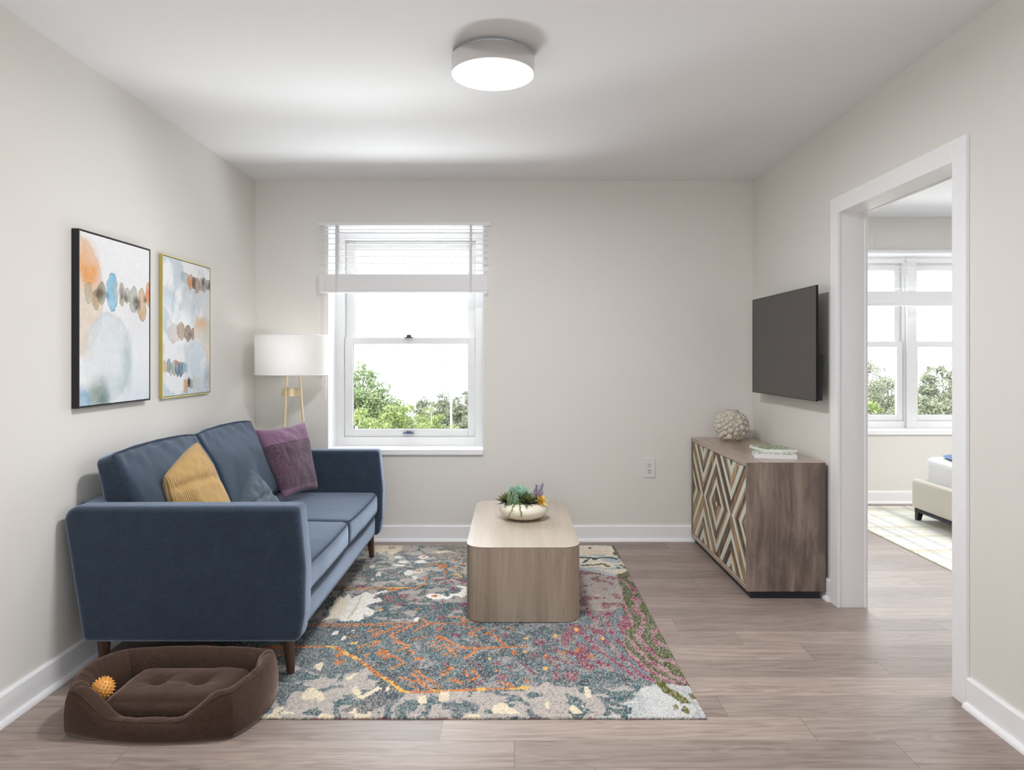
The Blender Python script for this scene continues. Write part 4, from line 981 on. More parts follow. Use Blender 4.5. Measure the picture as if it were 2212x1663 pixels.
# ------------------------------------------------------------------ scatter cushions
def pillow(name, c00, c10, c11, c01, thick, mat, label, cat='throw pillow', seed=1, group=None, concave=0.07, floor_z=None, wr=0.012, n=46, fold=None):
    """corner points: bottom-left, bottom-right, top-right, top-left as seen from the front"""
    c00, c10, c11, c01 = [np.array(c, float) for c in (c00, c10, c11, c01)]
    nrm = np.cross(c10-c00, c01-c00)+np.cross(c11-c10, c01-c11)*1.0; nrm /= np.linalg.norm(nrm)
    t = np.linspace(-1, 1, n); u, v = np.meshgrid(t, t); V = []; UV = []
    for s in (1, -1):
        uu = u*(1-concave*(1-v*v)*np.abs(u)**3); vv = v*(1-concave*(1-u*u)*np.abs(v)**3)
        a, b = (uu+1)/2, (vv+1)/2
        Pp = c00*((1-a)*(1-b))[..., None]+c10*(a*(1-b))[..., None]+c11*(a*b)[..., None]+c01*((1-a)*b)[..., None]
        h = thick/2*(np.clip(1-u**2, 0, 1)*np.clip(1-v**2, 0, 1))**0.42
        wrk = (fbm(u*2.4+seed*5, v*2.4, s, 4, seed)-0.5)*wr*2.2*np.clip((1-u**2)*(1-v**2)*3, 0, 1)
        cr = np.sin(np.arctan2(v-0.98, u-0.98)*26)*0.004*np.exp(-((u-1)**2+(v-1)**2)*2.2)*np.clip(((1-u*u)*(1-v*v))*8, 0, 1)
        cr2 = np.sin(np.arctan2(v-0.98, u+0.98)*24+1)*0.004*np.exp(-((u+1)**2+(v-1)**2)*2.2)*np.clip(((1-u*u)*(1-v*v))*8, 0, 1)
        h = h+wrk+cr+cr2
        if fold is not None:
            fa, fb, fd, fw = fold; dd = (u*fa+v*fb-fd); h = h-0.016*np.exp(-(dd/fw)**2)*np.clip((1-u**2)*(1-v**2)*3, 0, 1)
        Pp = Pp+nrm*(s*h)[..., None]
        V.append(Pp.reshape(-1, 3)); UV.append(np.stack([u*0.5, v, 0*u], -1).reshape(-1, 3))
    F = [tuple(f) for f in grid(n, n)]; N2 = n*n
    F2 = [tuple(i+N2 for i in f[::-1]) for f in F]
    # weld the rim: reuse the front rim vertices for the back sheet
    rim = {}
    for i in range(n):
        for j in range(n):
            if i in (0, n-1) or j in (0, n-1): rim[i*n+j+N2] = i*n+j
    F2 = [tuple(rim.get(i, i) for i in f) for f in F2]
    V = np.vstack(V); UV = np.vstack(UV)
    used = np.ones(len(V), bool); used[list(rim)] = False; new = np.cumsum(used)-1
    V = V[used]; UV = UV[used]; F = [tuple(new[i] for i in f) for f in F+F2]
    if floor_z is not None: V[:, 2] = np.maximum(V[:, 2], floor_z+0.0004*np.arange(len(V))/len(V))
    o = mesh_obj(name, V, F, mat, smooth=True, attrs={'puv': UV}); tag(o, label, cat, group); return o
pillow('throw_pillow', P(614, 1078, 3.86), P(686, 1056, 4.14), P(658, 911, 4.20), P(551, 928, 3.90), 0.135, M['plum'], 'plum pillow with a tufted middle band at the far end of the sofa', seed=4, floor_z=0.443)
pillow('throw_pillow', P(392, 1180, 2.96), P(520, 1150, 3.20), P(426, 955, 3.20), P(354, 1030, 2.96), 0.16, M['mustard'], 'mustard corduroy pillow behind the near sofa arm', seed=9, floor_z=0.443, concave=-0.06, fold=(0.2, 1.0, 0.38, 0.10), wr=0.016)
pillow('throw_pillow', P(545, 1170, 3.22), P(632, 1128, 3.46), P(540, 1013, 3.52), P(513, 1094, 3.26), 0.13, M['pillow_blue'], 'slate blue plain pillow standing between the mustard and plum pillows', seed=6, floor_z=0.443, concave=0.03, fold=(0.3, 1.0, 0.25, 0.09))

# ------------------------------------------------------------------ floor lamp behind the sofa
LX, LY = -1.419, 4.568
lp = empty('floor_lamp', (LX, LY, 0)); tag(lp, 'tripod floor lamp with a wide white drum shade in the corner behind the sofa', 'floor lamp')
R_ = 0.2275
prof = [(R_-0.0015, 1.132), (R_, 1.132), (R_, 1.386), (R_-0.0015, 1.386), (R_-0.0015, 1.132)]
V, F = lathe(prof[:-1], (LX, LY, 0), 96); F = F[:-2]; n = 96
F += [(3*n+k, 3*n+(k+1) % n, (k+1) % n, k) for k in range(n)]
sh = mesh_obj('lamp_shade', V, F, M['shade'], lp, auto=50)
for z in (1.133, 1.385):
    V, F = tube([(LX+(R_+0.0006)*math.cos(a), LY+(R_+0.0006)*math.sin(a), z) for a in np.linspace(0, 2*math.pi, 72, endpoint=False)], 0.0022, 6, closed=True)
    mesh_obj('trim_ring', V, F, M['shade_trim'] if 'shade_trim' in M else M['trim'], sh)
def legp(a, z):
    r = 0.058+(1.117-z)/1.117*0.092; return (LX+r*math.cos(a), LY+r*math.sin(a), z)
for a in (math.radians(-16), math.radians(138), math.radians(254)):
    m = MB(); m.tube([legp(a, 0.0005), legp(a, 1.143)], 0.0072, 12); m.build('leg', M['brass'], lp, smooth=True, auto=50)
ang = [math.radians(x) for x in (-16, 138, 254)]
m = MB()
V = []; F = []; rr = 0.0640; N_ = 48
for z in (0.995, 1.043):
    for r in (rr-0.002, rr): V += [(LX+r*math.cos(2*math.pi*k/N_), LY+r*math.sin(2*math.pi*k/N_), z) for k in range(N_)]
for k in range(N_):
    q = (k+1) % N_; F += [(k, q, N_+q, N_+k), (2*N_+k, 3*N_+k, 3*N_+q, 2*N_+q), (N_+k, N_+q, 3*N_+q, 3*N_+k), (k, 2*N_+k, 2*N_+q, q)]
mesh_obj('band', V, F, M['brass'], lp, auto=40)
m = MB(); m.tube([(LX, LY, 1.143), (LX, LY, 1.250)], 0.006, 12)
for a in ang: m.tube([legp(a, 1.146), (LX, LY, 1.150)], 0.004, 8)
m.build('stem', M['brass'], lp, smooth=True, auto=50)
V, F = lathe([(0.0, 1.2505), (0.016, 1.2505), (0.018, 1.275), (0.032, 1.31), (0.030, 1.335), (0.0, 1.352)], (LX, LY, 0), 24); mesh_obj('bulb', V, F, M['opal'], lp)
light('lamp_bulb_light', 'POINT', (LX, LY, 1.30), (0, 0, 0), 0.5, (1.0, 0.95, 0.88), size=0.05)

# ------------------------------------------------------------------ coffee table
ct_ = empty('coffee_table', (0.053, 3.83, 0)); tag(ct_, 'pale greige wood block coffee table with rounded corners on the multicoloured rug', 'coffee table')
out = roundpoly([(-0.215, 3.2925), (0.321, 3.2925), (0.321, 4.363), (-0.215, 4.363)], 0.088, 14)
V, F = slab(out, 0.0125, 0.3590, 0.001, 1, axis='z'); mesh_obj('body', V, F, M['table'], ct_, auto=40)
V, F = slab(offset_poly(out, -0.0006), 0.3592, 0.3615, 0.0006, 1, axis='z'); mesh_obj('tabletop', V, F, M['table_top'], ct_, auto=40)

# ------------------------------------------------------------------ succulent bowl
BCX, BCY, BZ = 0.064, 3.885, 0.3618
sb = empty('succulent_bowl', (BCX, BCY, BZ)); tag(sb, 'cream low bowl of mixed succulents on the coffee table', 'potted plant')
pr = [(0.0, 0.0), (0.062, 0.0), (0.080, 0.004), (0.112, 0.018), (0.131, 0.038), (0.137, 0.054), (0.132, 0.071), (0.116, 0.086), (0.100, 0.093), (0.094, 0.0945), (0.090, 0.092), (0.092, 0.080), (0.0, 0.078)]
V, F = lathe(pr, (BCX, BCY, BZ), 72); mesh_obj('bowl', V, F, M['bowl'], sb, auto=60)
V, F = lathe([(0.0915, 0.081), (0.05, 0.086), (0.0, 0.088)], (BCX, BCY, BZ), 40); mesh_obj('soil', V, F, M['soil'], sb)
def leaf_geo(base, d, up, L, Wd, T, cup=0.25, seg=7, tip=0.15):
    d = Vector(d).normalized(); up = (Vector(up)-d*Vector(up).dot(d)).normalized(); sd = d.cross(up); V = []; F = []; K = 8
    base = Vector(base)
    for i in range(seg+1):
        t = i/seg; wprof = (math.sin(math.pi*min(1, t*0.80+0.16)))**0.8 if t < 1 else 0.0
        if t > 0.7: wprof *= 1-((t-0.7)/0.3)**1.6
        cen = base+d*(L*t)+up*(cup*L*t*t)
        for k in range(K):
            a = 2*math.pi*k/K; V.append(tuple(cen+sd*(math.cos(a)*Wd/2*max(wprof, 0.02))+up*(math.sin(a)*T/2*max(wprof, .02)*(1 if math.sin(a) < 0 else .5))))
    for i in range(seg):
        for k in range(K): q = (k+1) % K; F.append((i*K+k, i*K+q, (i+1)*K+q, (i+1)*K+k))
    F.append(list(range(K))[::-1]); F.append([seg*K+k for k in range(K)])
    return np.array(V), F
def rosette(name, label, cen, axis, n, L, Wd, T, c_in, c_out, tipc, e0=80, e1=15, seed=0, scale_in=0.45):
    rs = random.Random(seed); ax = Vector(axis).normalized(); a1 = ax.orthogonal().normalized(); a2 = ax.cross(a1)
    Vs = []; Fs = []; Cs = []; nn = 0
    for i in range(n):
        f = i/(n-1); th = i*2.39996+rs.uniform(-.1, .1); el = math.radians(e0+(e1-e0)*f**0.8+rs.uniform(-4, 4))
        rad = a1*math.cos(th)+a2*math.sin(th); d = rad*math.cos(el)+ax*math.sin(el); s = scale_in+(1-scale_in)*f
        V, F = leaf_geo(Vector(cen)+rad*(0.004*f), d, ax, L*s*rs.uniform(.9, 1.1), Wd*s, T, cup=0.22)
        tt = np.repeat(np.linspace(0, 1, 8), 8); base = c3(*c_in)*(1-f)+c3(*c_out)*f; base = base*rs.uniform(0.82, 1.15)
        col = base[None, :]*(1-tt[:, None]**3*0.75)+c3(*tipc)[None, :]*(tt[:, None]**3*0.75)
        Vs.append(V); Cs.append(col); Fs += [[k+nn for k in q] for q in F]; nn += len(V)
    C = np.vstack(Cs); o = mesh_obj(name, np.vstack(Vs), Fs, M['leafcol'], sb, attrs={'paint': np.concatenate([C, np.ones((len(C), 1))], 1)}); o['label'] = label
    return o
Zt = BZ+0.09
rosette('rosette', 'blue-green rosette', (BCX-0.022, BCY-0.005, Zt+0.018), (0.05, -0.15, 1), 20, 0.094, 0.060, 0.014, (104, 150, 142), (84, 128, 126), (170, 200, 160), 82, 28, 1)
rosette('rosette', 'dark maroon and green rosette in front', (BCX+0.018, BCY-0.066, Zt+0.010), (0.1, -0.30, 1), 36, 0.078, 0.021, 0.007, (60, 78, 36), (62, 34, 46), (128, 150, 70), 80, 10, 2)
rosette('rosette', 'dark maroon and green rosette at the side', (BCX-0.092, BCY-0.030, Zt+0.012), (-0.5, -0.30, 1), 34, 0.068, 0.020, 0.007, (70, 88, 42), (58, 34, 44), (140, 150, 84), 80, 4, 3)
rosette('rosette', 'yellow star-shaped rosette', (BCX+0.088, BCY-0.058, Zt+0.014), (0.5, -0.7, 0.6), 20, 0.044, 0.013, 0.007, (150, 90, 30), (232, 184, 44), (246, 214, 90), 75, 6, 5)
rosette('rosette', 'small green rosette', (BCX-0.066, BCY+0.025, Zt+0.016), (-0.2, -0.1, 1), 16, 0.046, 0.020, 0.007, (90, 140, 90), (78, 128, 100), (170, 190, 120), 80, 25, 6)
def spike(name, label, cen, hgt, r0, cols, seed, lean=(0, 0), n=150, L=0.010, Wd=0.0042):
    rs = random.Random(seed); Vs = []; Fs = []; Cs = []; nn = 0
    for i in range(n):
        t = i/n; th = i*2.39996; r = r0*(1-t**3)**.5*(0.85); rad = Vector((math.cos(th), math.sin(th), 0)); p = Vector(cen)+Vector((lean[0]*t*hgt, lean[1]*t*hgt, t*hgt))+rad*r*.8
        V, F = leaf_geo(p, rad+Vector((0, 0, 0.7+t)), (0, 0, 1), L*rs.uniform(.8, 1.3), Wd, Wd*.6, seg=3); c = c3(*rs.choice(cols))
        Vs.append(V); Cs.append(np.repeat(c[None], len(V), 0)); Fs += [[k+nn for k in q] for q in F]; nn += len(V)
    V, F = lathe([(r0*.75, 0), (r0*.8, hgt*.5), (r0*.5, hgt*.85), (0, hgt)], tuple(cen), 14); V[:, 0] += lean[0]*(V[:, 2]-cen[2]); V[:, 1] += lean[1]*(V[:, 2]-cen[2])
    Vs.append(V); Cs.append(np.repeat(c3(*cols[0])[None]*.6, len(V), 0)); Fs += [[k+nn for k in q] for q in F]
    C = np.vstack(Cs); o = mesh_obj(name, np.vstack(Vs), Fs, M['leafcol'], sb, attrs={'paint': np.concatenate([C, np.ones((len(C), 1))], 1)}); o['label'] = label
gg = [(126, 158, 118), (150, 178, 140), (108, 140, 100), (176, 196, 170)]
spike('fuzzy_stem', 'pale green fuzzy stem', (BCX-0.074, BCY-0.072, Zt-0.010), 0.068, 0.015, gg, 1, (-0.1, -0.1)); spike('fuzzy_stem', 'pale green fuzzy stem', (BCX-0.043, BCY-0.080, Zt-0.010), 0.060, 0.015, gg, 2, (0.05, -0.1)); spike('fuzzy_stem', 'pale green fuzzy stem', (BCX-0.054, BCY-0.058, Zt-0.006), 0.066, 0.015, gg, 3)
lav = [(160, 152, 172), (186, 178, 192), (134, 130, 150), (176, 162, 180)]
for i, (dx, dy, h, lx, ly) in enumerate(((0.052, -0.012, 0.095, .22, -.1), (0.066, 0.0, 0.10, .42, 0), (0.045, -0.03, 0.055, .3, -.5), (0.070, -0.02, 0.060, .55, -.3))):
    spike('lavender_stem', 'lavender grey leafy stem', (BCX+dx, BCY+dy, Zt-0.004), h, 0.0075, lav, 20+i, (lx, ly), 60, 0.017, 0.0055)
rosette('rosette', 'small red bloom', (BCX+0.072, BCY-0.018, Zt+0.042), (0.4, -0.5, .6), 7, 0.024, 0.008, 0.004, (220, 70, 80), (226, 84, 92), (240, 150, 160), 60, 10, 8)
rosette('rosette', 'pale pink pointed leaves', (BCX+0.100, BCY-0.018, Zt+0.012), (0.8, -0.2, .6), 7, 0.038, 0.012, 0.005, (220, 190, 205), (226, 196, 212), (240, 226, 232), 60, 10, 9)
def trail(pts, seed):
    rs = random.Random(seed); Vs = []; Fs = []; Cs = []; nn = 0
    def add(V, F, c):
        nonlocal nn
        Vs.append(V); Cs.append(np.repeat(c[None], len(V), 0)); Fs.extend([[k+nn for k in q] for q in F]); nn += len(V)
    V, F = tube(pts, 0.0012, 5); add(V, F, c3(90, 112, 50))
    fr = frames(pts)
    for i in range(len(pts)-1):
        for s in range(5):
            p = fr[i][0].lerp(fr[i+1][0], s/5); a = rs.uniform(0, 6.28); d = fr[i][1]*math.cos(a)+fr[i][2]*math.sin(a)
            V, F = leaf_geo(p, d, (fr[i+1][0]-fr[i][0]), 0.0085, 0.005, 0.004, seg=3); add(V, F, c3(*rs.choice([(104, 138, 62), (128, 160, 80), (84, 118, 48)])))
    C = np.vstack(Cs); o = mesh_obj('trailing_stem', np.vstack(Vs), Fs, M['leafcol'], sb, attrs={'paint': np.concatenate([C, np.ones((len(C), 1))], 1)}); o['label'] = 'green trailing string of small leaves'
def over(dx, dr, zl):
    out = []
    for r, z in ((0.078, 0.100), (0.098, 0.102), (0.118, 0.095), (0.134, 0.080), (0.143, 0.062), (0.145, 0.046), (0.143, 0.034)):
        if z < zl: break
        dxx = dx; yy = -math.sqrt(max(r*r-dxx*dxx, 0.0001)); out.append((BCX+dxx+dr*(0.1-z), BCY+yy, BZ+z))
    return out
trail(over(-0.052, -0.5, 0.030), 3); trail(over(-0.024, 0.18, 0.030), 4)
trail([(BCX-0.07, BCY-0.07, Zt+0.004), (BCX-0.05, BCY-0.085, Zt+0.012), (BCX-0.02, BCY-0.09, Zt+0.010), (BCX+0.0, BCY-0.085, Zt+0.004)], 5)

# ------------------------------------------------------------------ sideboard
SX0, SX1, SY0, SY1, SZ0, SZ1 = 1.2095, 1.6135, 3.642, 4.780, 0.0387, 0.704
sd_ = empty('sideboard', (1.41, 4.21, 0)); tag(sd_, 'weathered wood sideboard with diamond-inlay doors under the television', 'sideboard')
m = MB(); m.box(SX0, SX1, SY0, SY1, SZ1-0.0045, SZ1); m.box(SX0, SX1, SY0+0.0242, SY1-0.0242, SZ1-0.026, SZ1-0.0046); m.build('top_panel', M['mango_top'], sd_, bevel=0.0015)
for (a, b) in ((SY0, SY0+0.024), (SY1-0.024, SY1)):
    m = MB(); m.box(SX0, SX1, a, b, SZ0, SZ1-0.0047); m.build('side_panel', M['mango'], sd_, bevel=0.003)
m = MB(); m.box(SX0, SX1, SY0+0.0242, SY1-0.0242, SZ0, SZ0+0.026); m.build('bottom_panel', M['mango_top'], sd_, bevel=0.003)
m = MB(); m.box(SX0+0.03, SX1-0.006, SY0+0.0242, SY1-0.0242, SZ0+0.0262, SZ1-0.0264); m.build('carcass', M['mango'], sd_)
m = MB(); m.box(SX0+0.022, SX1-0.022, SY0+0.018, SY1-0.018, 0.0005, SZ0-0.0002); m.build('plinth', M['navy'], sd_)
def door_mat():
    t = NT('diamond_inlay_door'); p = t.pos(); s = t.n('ShaderNodeSeparateXYZ'); t.put(s.inputs[0], p); Y, Z = s.outputs[1], s.outputs[2]
    per = 0.285
    u = t.math('DIVIDE', t.math('SUBTRACT', Y, 4.2145), per*2); uu = t.math('SUBTRACT', u, t.math('ROUND', u)); U = t.math('MULTIPLY', t.math('ABSOLUTE', uu), 2.0)
    V_ = t.math('DIVIDE', t.math('ABSOLUTE', t.math('SUBTRACT', Z, 0.372)), 0.30)
    v = t.math('ADD', U, V_)
    tot = None
    for a, b in ((-0.1, 0.065), (0.36, 0.53), (0.80, 0.975), (1.25, 1.45), (1.70, 1.90)):
        k = t.math('MULTIPLY', t.math('GREATER_THAN', v, a), t.math('LESS_THAN', v, b)); tot = k if tot is None else t.math('ADD', tot, k)
    # strips of wood of different tone between inlays
    st = t.math('FLOOR', t.math('MULTIPLY', v, 7.0)); col_ = t.math('FLOOR', t.math('DIVIDE', t.math('SUBTRACT', Y, 3.66), per))
    cb = t.n('ShaderNodeCombineXYZ'); t.put(cb.inputs[0], st); t.put(cb.inputs[1], col_); t.put(cb.inputs[2], t.math('GREATER_THAN', Z, 0.372))
    wn = t.n('ShaderNodeTexWhiteNoise', noise_dimensions='3D'); t.put(wn.inputs['Vector'], cb.outputs[0])
    g = t.noise(t.map(p, (30, 40, 2.6)), 1.6, 9, 0.65, 0.8)
    wood_ = t.ramp(t.math('ADD', t.math('MULTIPLY', g, 0.75), t.math('MULTIPLY', wn.outputs['Value'], 0.38)), [(0.36, L4((60, 46, 38))), (0.52, L4((116, 92, 72))), (0.68, L4((170, 140, 104))), (0.9, L4((204, 182, 152)))])
    gold = t.ramp(t.noise(t.map(p, (20, 14, 2.0)), 1.5, 4, .6), [(0.56, (0, 0, 0, 1)), (0.66, (1, 1, 1, 1))])
    wood_ = t.mix(t.math('MULTIPLY', gold, 0.65), wood_, L4((196, 152, 62)))
    inl = t.mix(t.noise(p, 160, 3, .7), L4((190, 194, 180)), L4((224, 226, 212)))
    col = t.mix(tot, wood_, inl)
    e = None
    for a in (0.065, 0.36, 0.53, 0.80, 0.975, 1.25, 1.45, 1.70, 1.90):
        k = t.math('LESS_THAN', t.math('ABSOLUTE', t.math('SUBTRACT', v, a)), 0.006); e = k if e is None else t.math('MAXIMUM', e, k)
    col = t.mix(t.math('MULTIPLY', e, 0.45), col, L4((70, 54, 44)))
    t.bump(t.math('SUBTRACT', t.math('MULTIPLY', g, 0.3), e), 0.3, 0.001)
    return t.set(col, 0.5, spec=0.35)
M['inlay'] = door_mat()
ym = (SY0+SY1)/2
for (a, b) in ((SY0+0.0275, ym-0.0012), (ym+0.0012, SY1-0.0275)):
    m = MB(); m.box(SX0+0.006, SX0+0.028, a, b, SZ0+0.0285, SZ1-0.030); m.build('door', M['inlay'], sd_, bevel=0.001)

# ------------------------------------------------------------------ vase
VX, VY, VZ = 1.423, 4.585, SZ1+0.0004
prof = [(0.0, 0.0), (0.043, 0.0), (0.044, 0.006), (0.050, 0.010), (0.072, 0.030), (0.090, 0.062), (0.096, 0.098), (0.090, 0.134), (0.070, 0.164), (0.048, 0.178), (0.042, 0.184), (0.0435, 0.194), (0.046, 0.199), (0.043, 0.2005), (0.039, 0.196), (0.037, 0.184), (0.040, 0.16), (0.0, 0.12)]
mb = MB().lathe(prof, (VX, VY, VZ), 64)
rs = random.Random(12); pts = []
ico = bpy.data.meshes.new('tmp'); import bmesh
bm = bmesh.new(); bmesh.ops.create_icosphere(bm, subdivisions=3, radius=1.0); IV = np.array([v.co[:] for v in bm.verts]); IF = [[v.index for v in f.verts] for f in bm.faces]; bm.free(); bpy.data.meshes.remove(ico)
tries = 0
while tries < 9000 and len(pts) < 170:
    tries += 1
    th = rs.uniform(0, 2*math.pi); zz = rs.uniform(0.016, 0.172); R0 = np.interp(zz, [0.010, 0.030, 0.062, 0.098, 0.134, 0.164, 0.178], [0.050, 0.072, 0.090, 0.096, 0.090, 0.070, 0.048])
    br = rs.choice([0.0205, 0.0175, 0.015]) if tries < 2500 else rs.choice([0.012, 0.0095, 0.008]); p = np.array((R0*math.cos(th), R0*math.sin(th), zz))
    if zz > 0.160 or zz < 0.028: br = min(br, 0.0125)
    if all(np.linalg.norm(p-q)/(br+b) > 0.80 for q, b in pts): pts.append((p, br))
for p, br in pts: mb.add(IV*br*np.array((1, 1, 0.97))+p*np.array((1.0, 1.0, 1))+np.array((VX, VY, VZ)), IF)
o = mb.build('vase', M['vase'], smooth=True, auto=75); tag(o, 'round stone-coloured vase covered in bubble knobs on the sideboard', 'vase')

# ------------------------------------------------------------------ books
def book(c0, c1, c2, z0, z1, label, seed):
    """c0 near-left, c1 near-right, c2 far-left corner"""
    c0, c1, c2 = [np.array(c, float) for c in (c0, c1, c2)]; cc = c1+c2-c0; cen = (c1+c2)/2
    root = empty('book', (cen[0], cen[1], z0)); tag(root, label, 'book')
    def plate(za, zb, ins):
        q = [c0, c1, cc, c2]; q = [p+(cen-p)/np.linalg.norm(cen-p)*ins for p in q]; V = [(p[0], p[1], z) for z in (za, zb) for p in q]
        return V, [(0, 3, 2, 1), (4, 5, 6, 7), (0, 1, 5, 4), (1, 2, 6, 5), (2, 3, 7, 6), (3, 0, 4, 7)]
    V, F = plate(z0+0.002, z1-0.002, 0.003); mesh_obj('pages', V, F, M['paper'], root, smooth=False)
    V, F = plate(z0, z0+0.002, 0); mesh_obj('back_cover', V, F, M['cover_white'], root, smooth=False)
    # the spine wraps the near edge
    d = (c2-c0)/np.linalg.norm(c2-c0)*0.0025
    q = [c0, c1, c1+d, c0+d]; V = [(p[0], p[1], z) for z in (z0+0.002, z1-0.0012) for p in q]; mesh_obj('spine', V, F, M['cover_white'], root, smooth=False)
    n = 70; a, b = np.meshgrid(np.linspace(0, 1, n), np.linspace(0, 1, n)); Pq = c0[None, None]*(1-a)[..., None]*(1-b)[..., None]+c1*(a*(1-b))[..., None]+cc*(a*b)[..., None]+c2*((1-a)*b)[..., None]
    f1 = fbm(a*16, b*16, seed, 4, 90+seed); f2 = fbm(a*34, b*34, seed, 2, 91+seed); C = c3(74, 110, 52)*np.ones(a.shape+(1,))
    C = np.where((f1 > 0.5)[..., None], c3(128, 160, 74), C); C = np.where((f1 > 0.60)[..., None], c3(190, 204, 120), C); C = np.where((f2 < 0.36)[..., None], c3(48, 78, 48), C); C = np.where((f2 > 0.66)[..., None], c3(224, 232, 220), C)
    lo = seed == 1 and 0.55 or 0.0
    C = np.where((b < lo)[..., None] & (f1 < 0.52)[..., None], c3(236, 238, 238), C)
    Z = np.full(a.shape, z1); e = np.minimum(np.minimum(a, 1-a), np.minimum(b, 1-b)) < 0.003; Z = np.where(e, z1-0.0018, Z)
    fast_grid_obj('front_cover', Pq[..., 0], Pq[..., 1], Z, C, M['foliage_print'], root)
book((1.3007, 3.795), (1.507, 3.742), (1.347, 3.986), SZ1+0.0004, 0.7286, 'white book with a leafy cover lying lowest on the sideboard', 1)
book((1.378, 3.841), (1.545, 3.835), (1.356, 4.050), 0.7290, 0.7455, 'slimmer white book with a green leafy cover on top of the other book', 2)

# ------------------------------------------------------------------ dog bed
db = empty('dog_bed', (-1.19, 2.47, 0)); tag(db, 'chocolate brown bolstered dog bed on the floor beside the near sofa arm', 'dog bed')
oc = [np.array(p) for p in ((-1.470, 2.335), (-0.915, 2.315), (-0.885, 2.650), (-1.450, 2.650))]   # FL, FR, BR, BL
bul = [(0, -0.042), (0.045, 0), (0, 0.018), (-0.045, 0)]
th_ = 0.060
def side_pt(i, s, inner, f):
    a, b = oc[i], oc[(i+1) % 4]; q = a+(b-a)*s+np.array(bul[i])*4*s*(1-s)
    ins = [np.array((1, 1)), np.array((-1, 1)), np.array((-1, -1)), np.array((1, -1))]
    ia, ib = a+ins[i]*th_, b+ins[(i+1) % 4]*th_; qi = ia+(ib-ia)*s+np.array(bul[i])*3.4*s*(1-s)
    return q+(qi-q)*f
def hgt(i, s):
    base = [0.150, 0.150, 0.160, 0.160]; h = base[i]*(1-s)+base[(i+1) % 4]*s
    if i == 0: h -= 0.084*sstep(0.02, 0.31, s)*sstep(0.98, 0.69, s)
    if i in (1, 3): h += 0.012*math.sin(math.pi*s)
    if i == 2: h += 0.006*math.sin(math.pi*s)
    return h
cs = [(0.10, 0.0), (-0.02, 0.015), (-0.10, 0.12), (-0.13, 0.40), (-0.06, 0.70), (0.06, 0.90), (0.16, 0.975), (0.32, 1.0), (0.52, 0.985), (0.74, 0.90), (0.90, 0.74), (0.98, 0.5), (1.0, 0.25), (0.95, 0.03), (0.8, 0.0)]
for i in range(4):
    V = []; F = []; Ns = 60; K = len(cs)
    for a in range(Ns+1):
        s = a/Ns; h = hgt(i, s); endp = 1-0.35*math.exp(-(min(s, 1-s)/0.03)**1.2)
        for k, (f, z) in enumerate(cs):
            ff = f if 0 <= f <= 1 else f*endp
            ff = min(max(f, 0), 1)+(f-min(max(f, 0), 1))*endp
            q = side_pt(i, s, None, ff)
            wr = (fbm(s*14+i*9, k*0.35, 1, 3, 20+i)-0.5)*0.010*(1 if k > 5 else 0.5)*min(1, min(s, 1-s)*14)
            lift = 0.0135 if (q[0] > -1.31 and q[1] > 2.425) else 0.001
            V.append((q[0], q[1], max(lift, 0.001+z*h+wr*(1 if 1 < k < K-1 else 0))))
    for a in range(Ns):
        for k in range(K): q = (k+1) % K; F.append((a*K+k, a*K+q, (a+1)*K+q, (a+1)*K+k))
    F.append(list(range(K))[::-1]); F.append([Ns*K+k for k in range(K)])
    bo = mesh_obj('bolster', V, F, M['bed_brown'], db, auto=80)
    sp_ = [(lambda q, h: (q[0], q[1], 0.001+h*0.952))(side_pt(i, a/50, None, 0.125), hgt(i, a/50)) for a in range(51)]
    V, F = tube(sp_, 0.0020, 6); mesh_obj('seam', V, F, M['bed_brown'], bo)
icx, icy = -1.160, 2.490
W, F, U = rbox((0.207, 0.132, 0.040), 0.036, (44, 30, 5), bulge=(0.020, 0.012, 0.016), wrinkle=0.010, seed=8)
for tx, ty in ((-0.085, 0.006), (0.058, 0.008)):
    r = np.hypot((W[:, 0]-tx)/1.15, W[:, 1]-ty); a = np.arctan2(W[:, 1]-ty, W[:, 0]-tx); top = U[:, 2] > 0
    W[:, 2] -= np.where(top, 0.030*np.exp(-(r/0.026)**2)+0.010*np.exp(-(r/0.07)**2)-0.0028*np.sin(a*7)*np.exp(-((r-0.035)/0.022)**2), 0)
V = W+np.array((icx, icy, 0.064)); mesh_obj('cushion', V, F, M['bed_brown'], db, auto=80)
m = MB()
for a in range(1): m.add(*lathe([(0.0, 0.0135), (0.16, 0.0135), (0.16, 0.026), (0.0, 0.026)], (0, 0, 0), 4))
V = m.V[0].copy(); V = rotz(V, math.pi/4); V[:, 0] = V[:, 0]/0.113*0.235+icx; V[:, 1] = V[:, 1]/0.113*0.135+icy; mesh_obj('base_panel', V, m.F, M['bed_brown'], db, smooth=False)

# ------------------------------------------------------------------ spiky ball
bx, by, bz, br = -1.399, 2.425, 0.114, 0.0335
V = IV*br+np.array((bx, by, bz)); ball = mesh_obj('dog_toy_ball', V, IF, M['rubber']); tag(ball, 'orange rubber ball covered in short knobs lying in the dog bed', 'dog toy')
m1 = MB(); m2 = MB(); ns = 120
for i in range(ns):
    z = 1-2*(i+0.5)/ns; r = math.sqrt(1-z*z); a = i*2.39996; d = Vector((r*math.cos(a), r*math.sin(a), z)); c_ = Vector((bx, by, bz))
    m1.tube([tuple(c_+d*(br*0.97)), tuple(c_+d*(br*1.10)), tuple(c_+d*(br*1.15))], [0.0026, 0.0019, 0.0015], 8)
    m2.tube([tuple(c_+d*(br*1.151)), tuple(c_+d*(br*1.158))], [0.0013, 0.0010], 6)
m1.build('knobs', M['rubber'], ball, smooth=True, auto=60); m2.build('knob_tips', M['rubber_tip'], ball, smooth=True, auto=60)

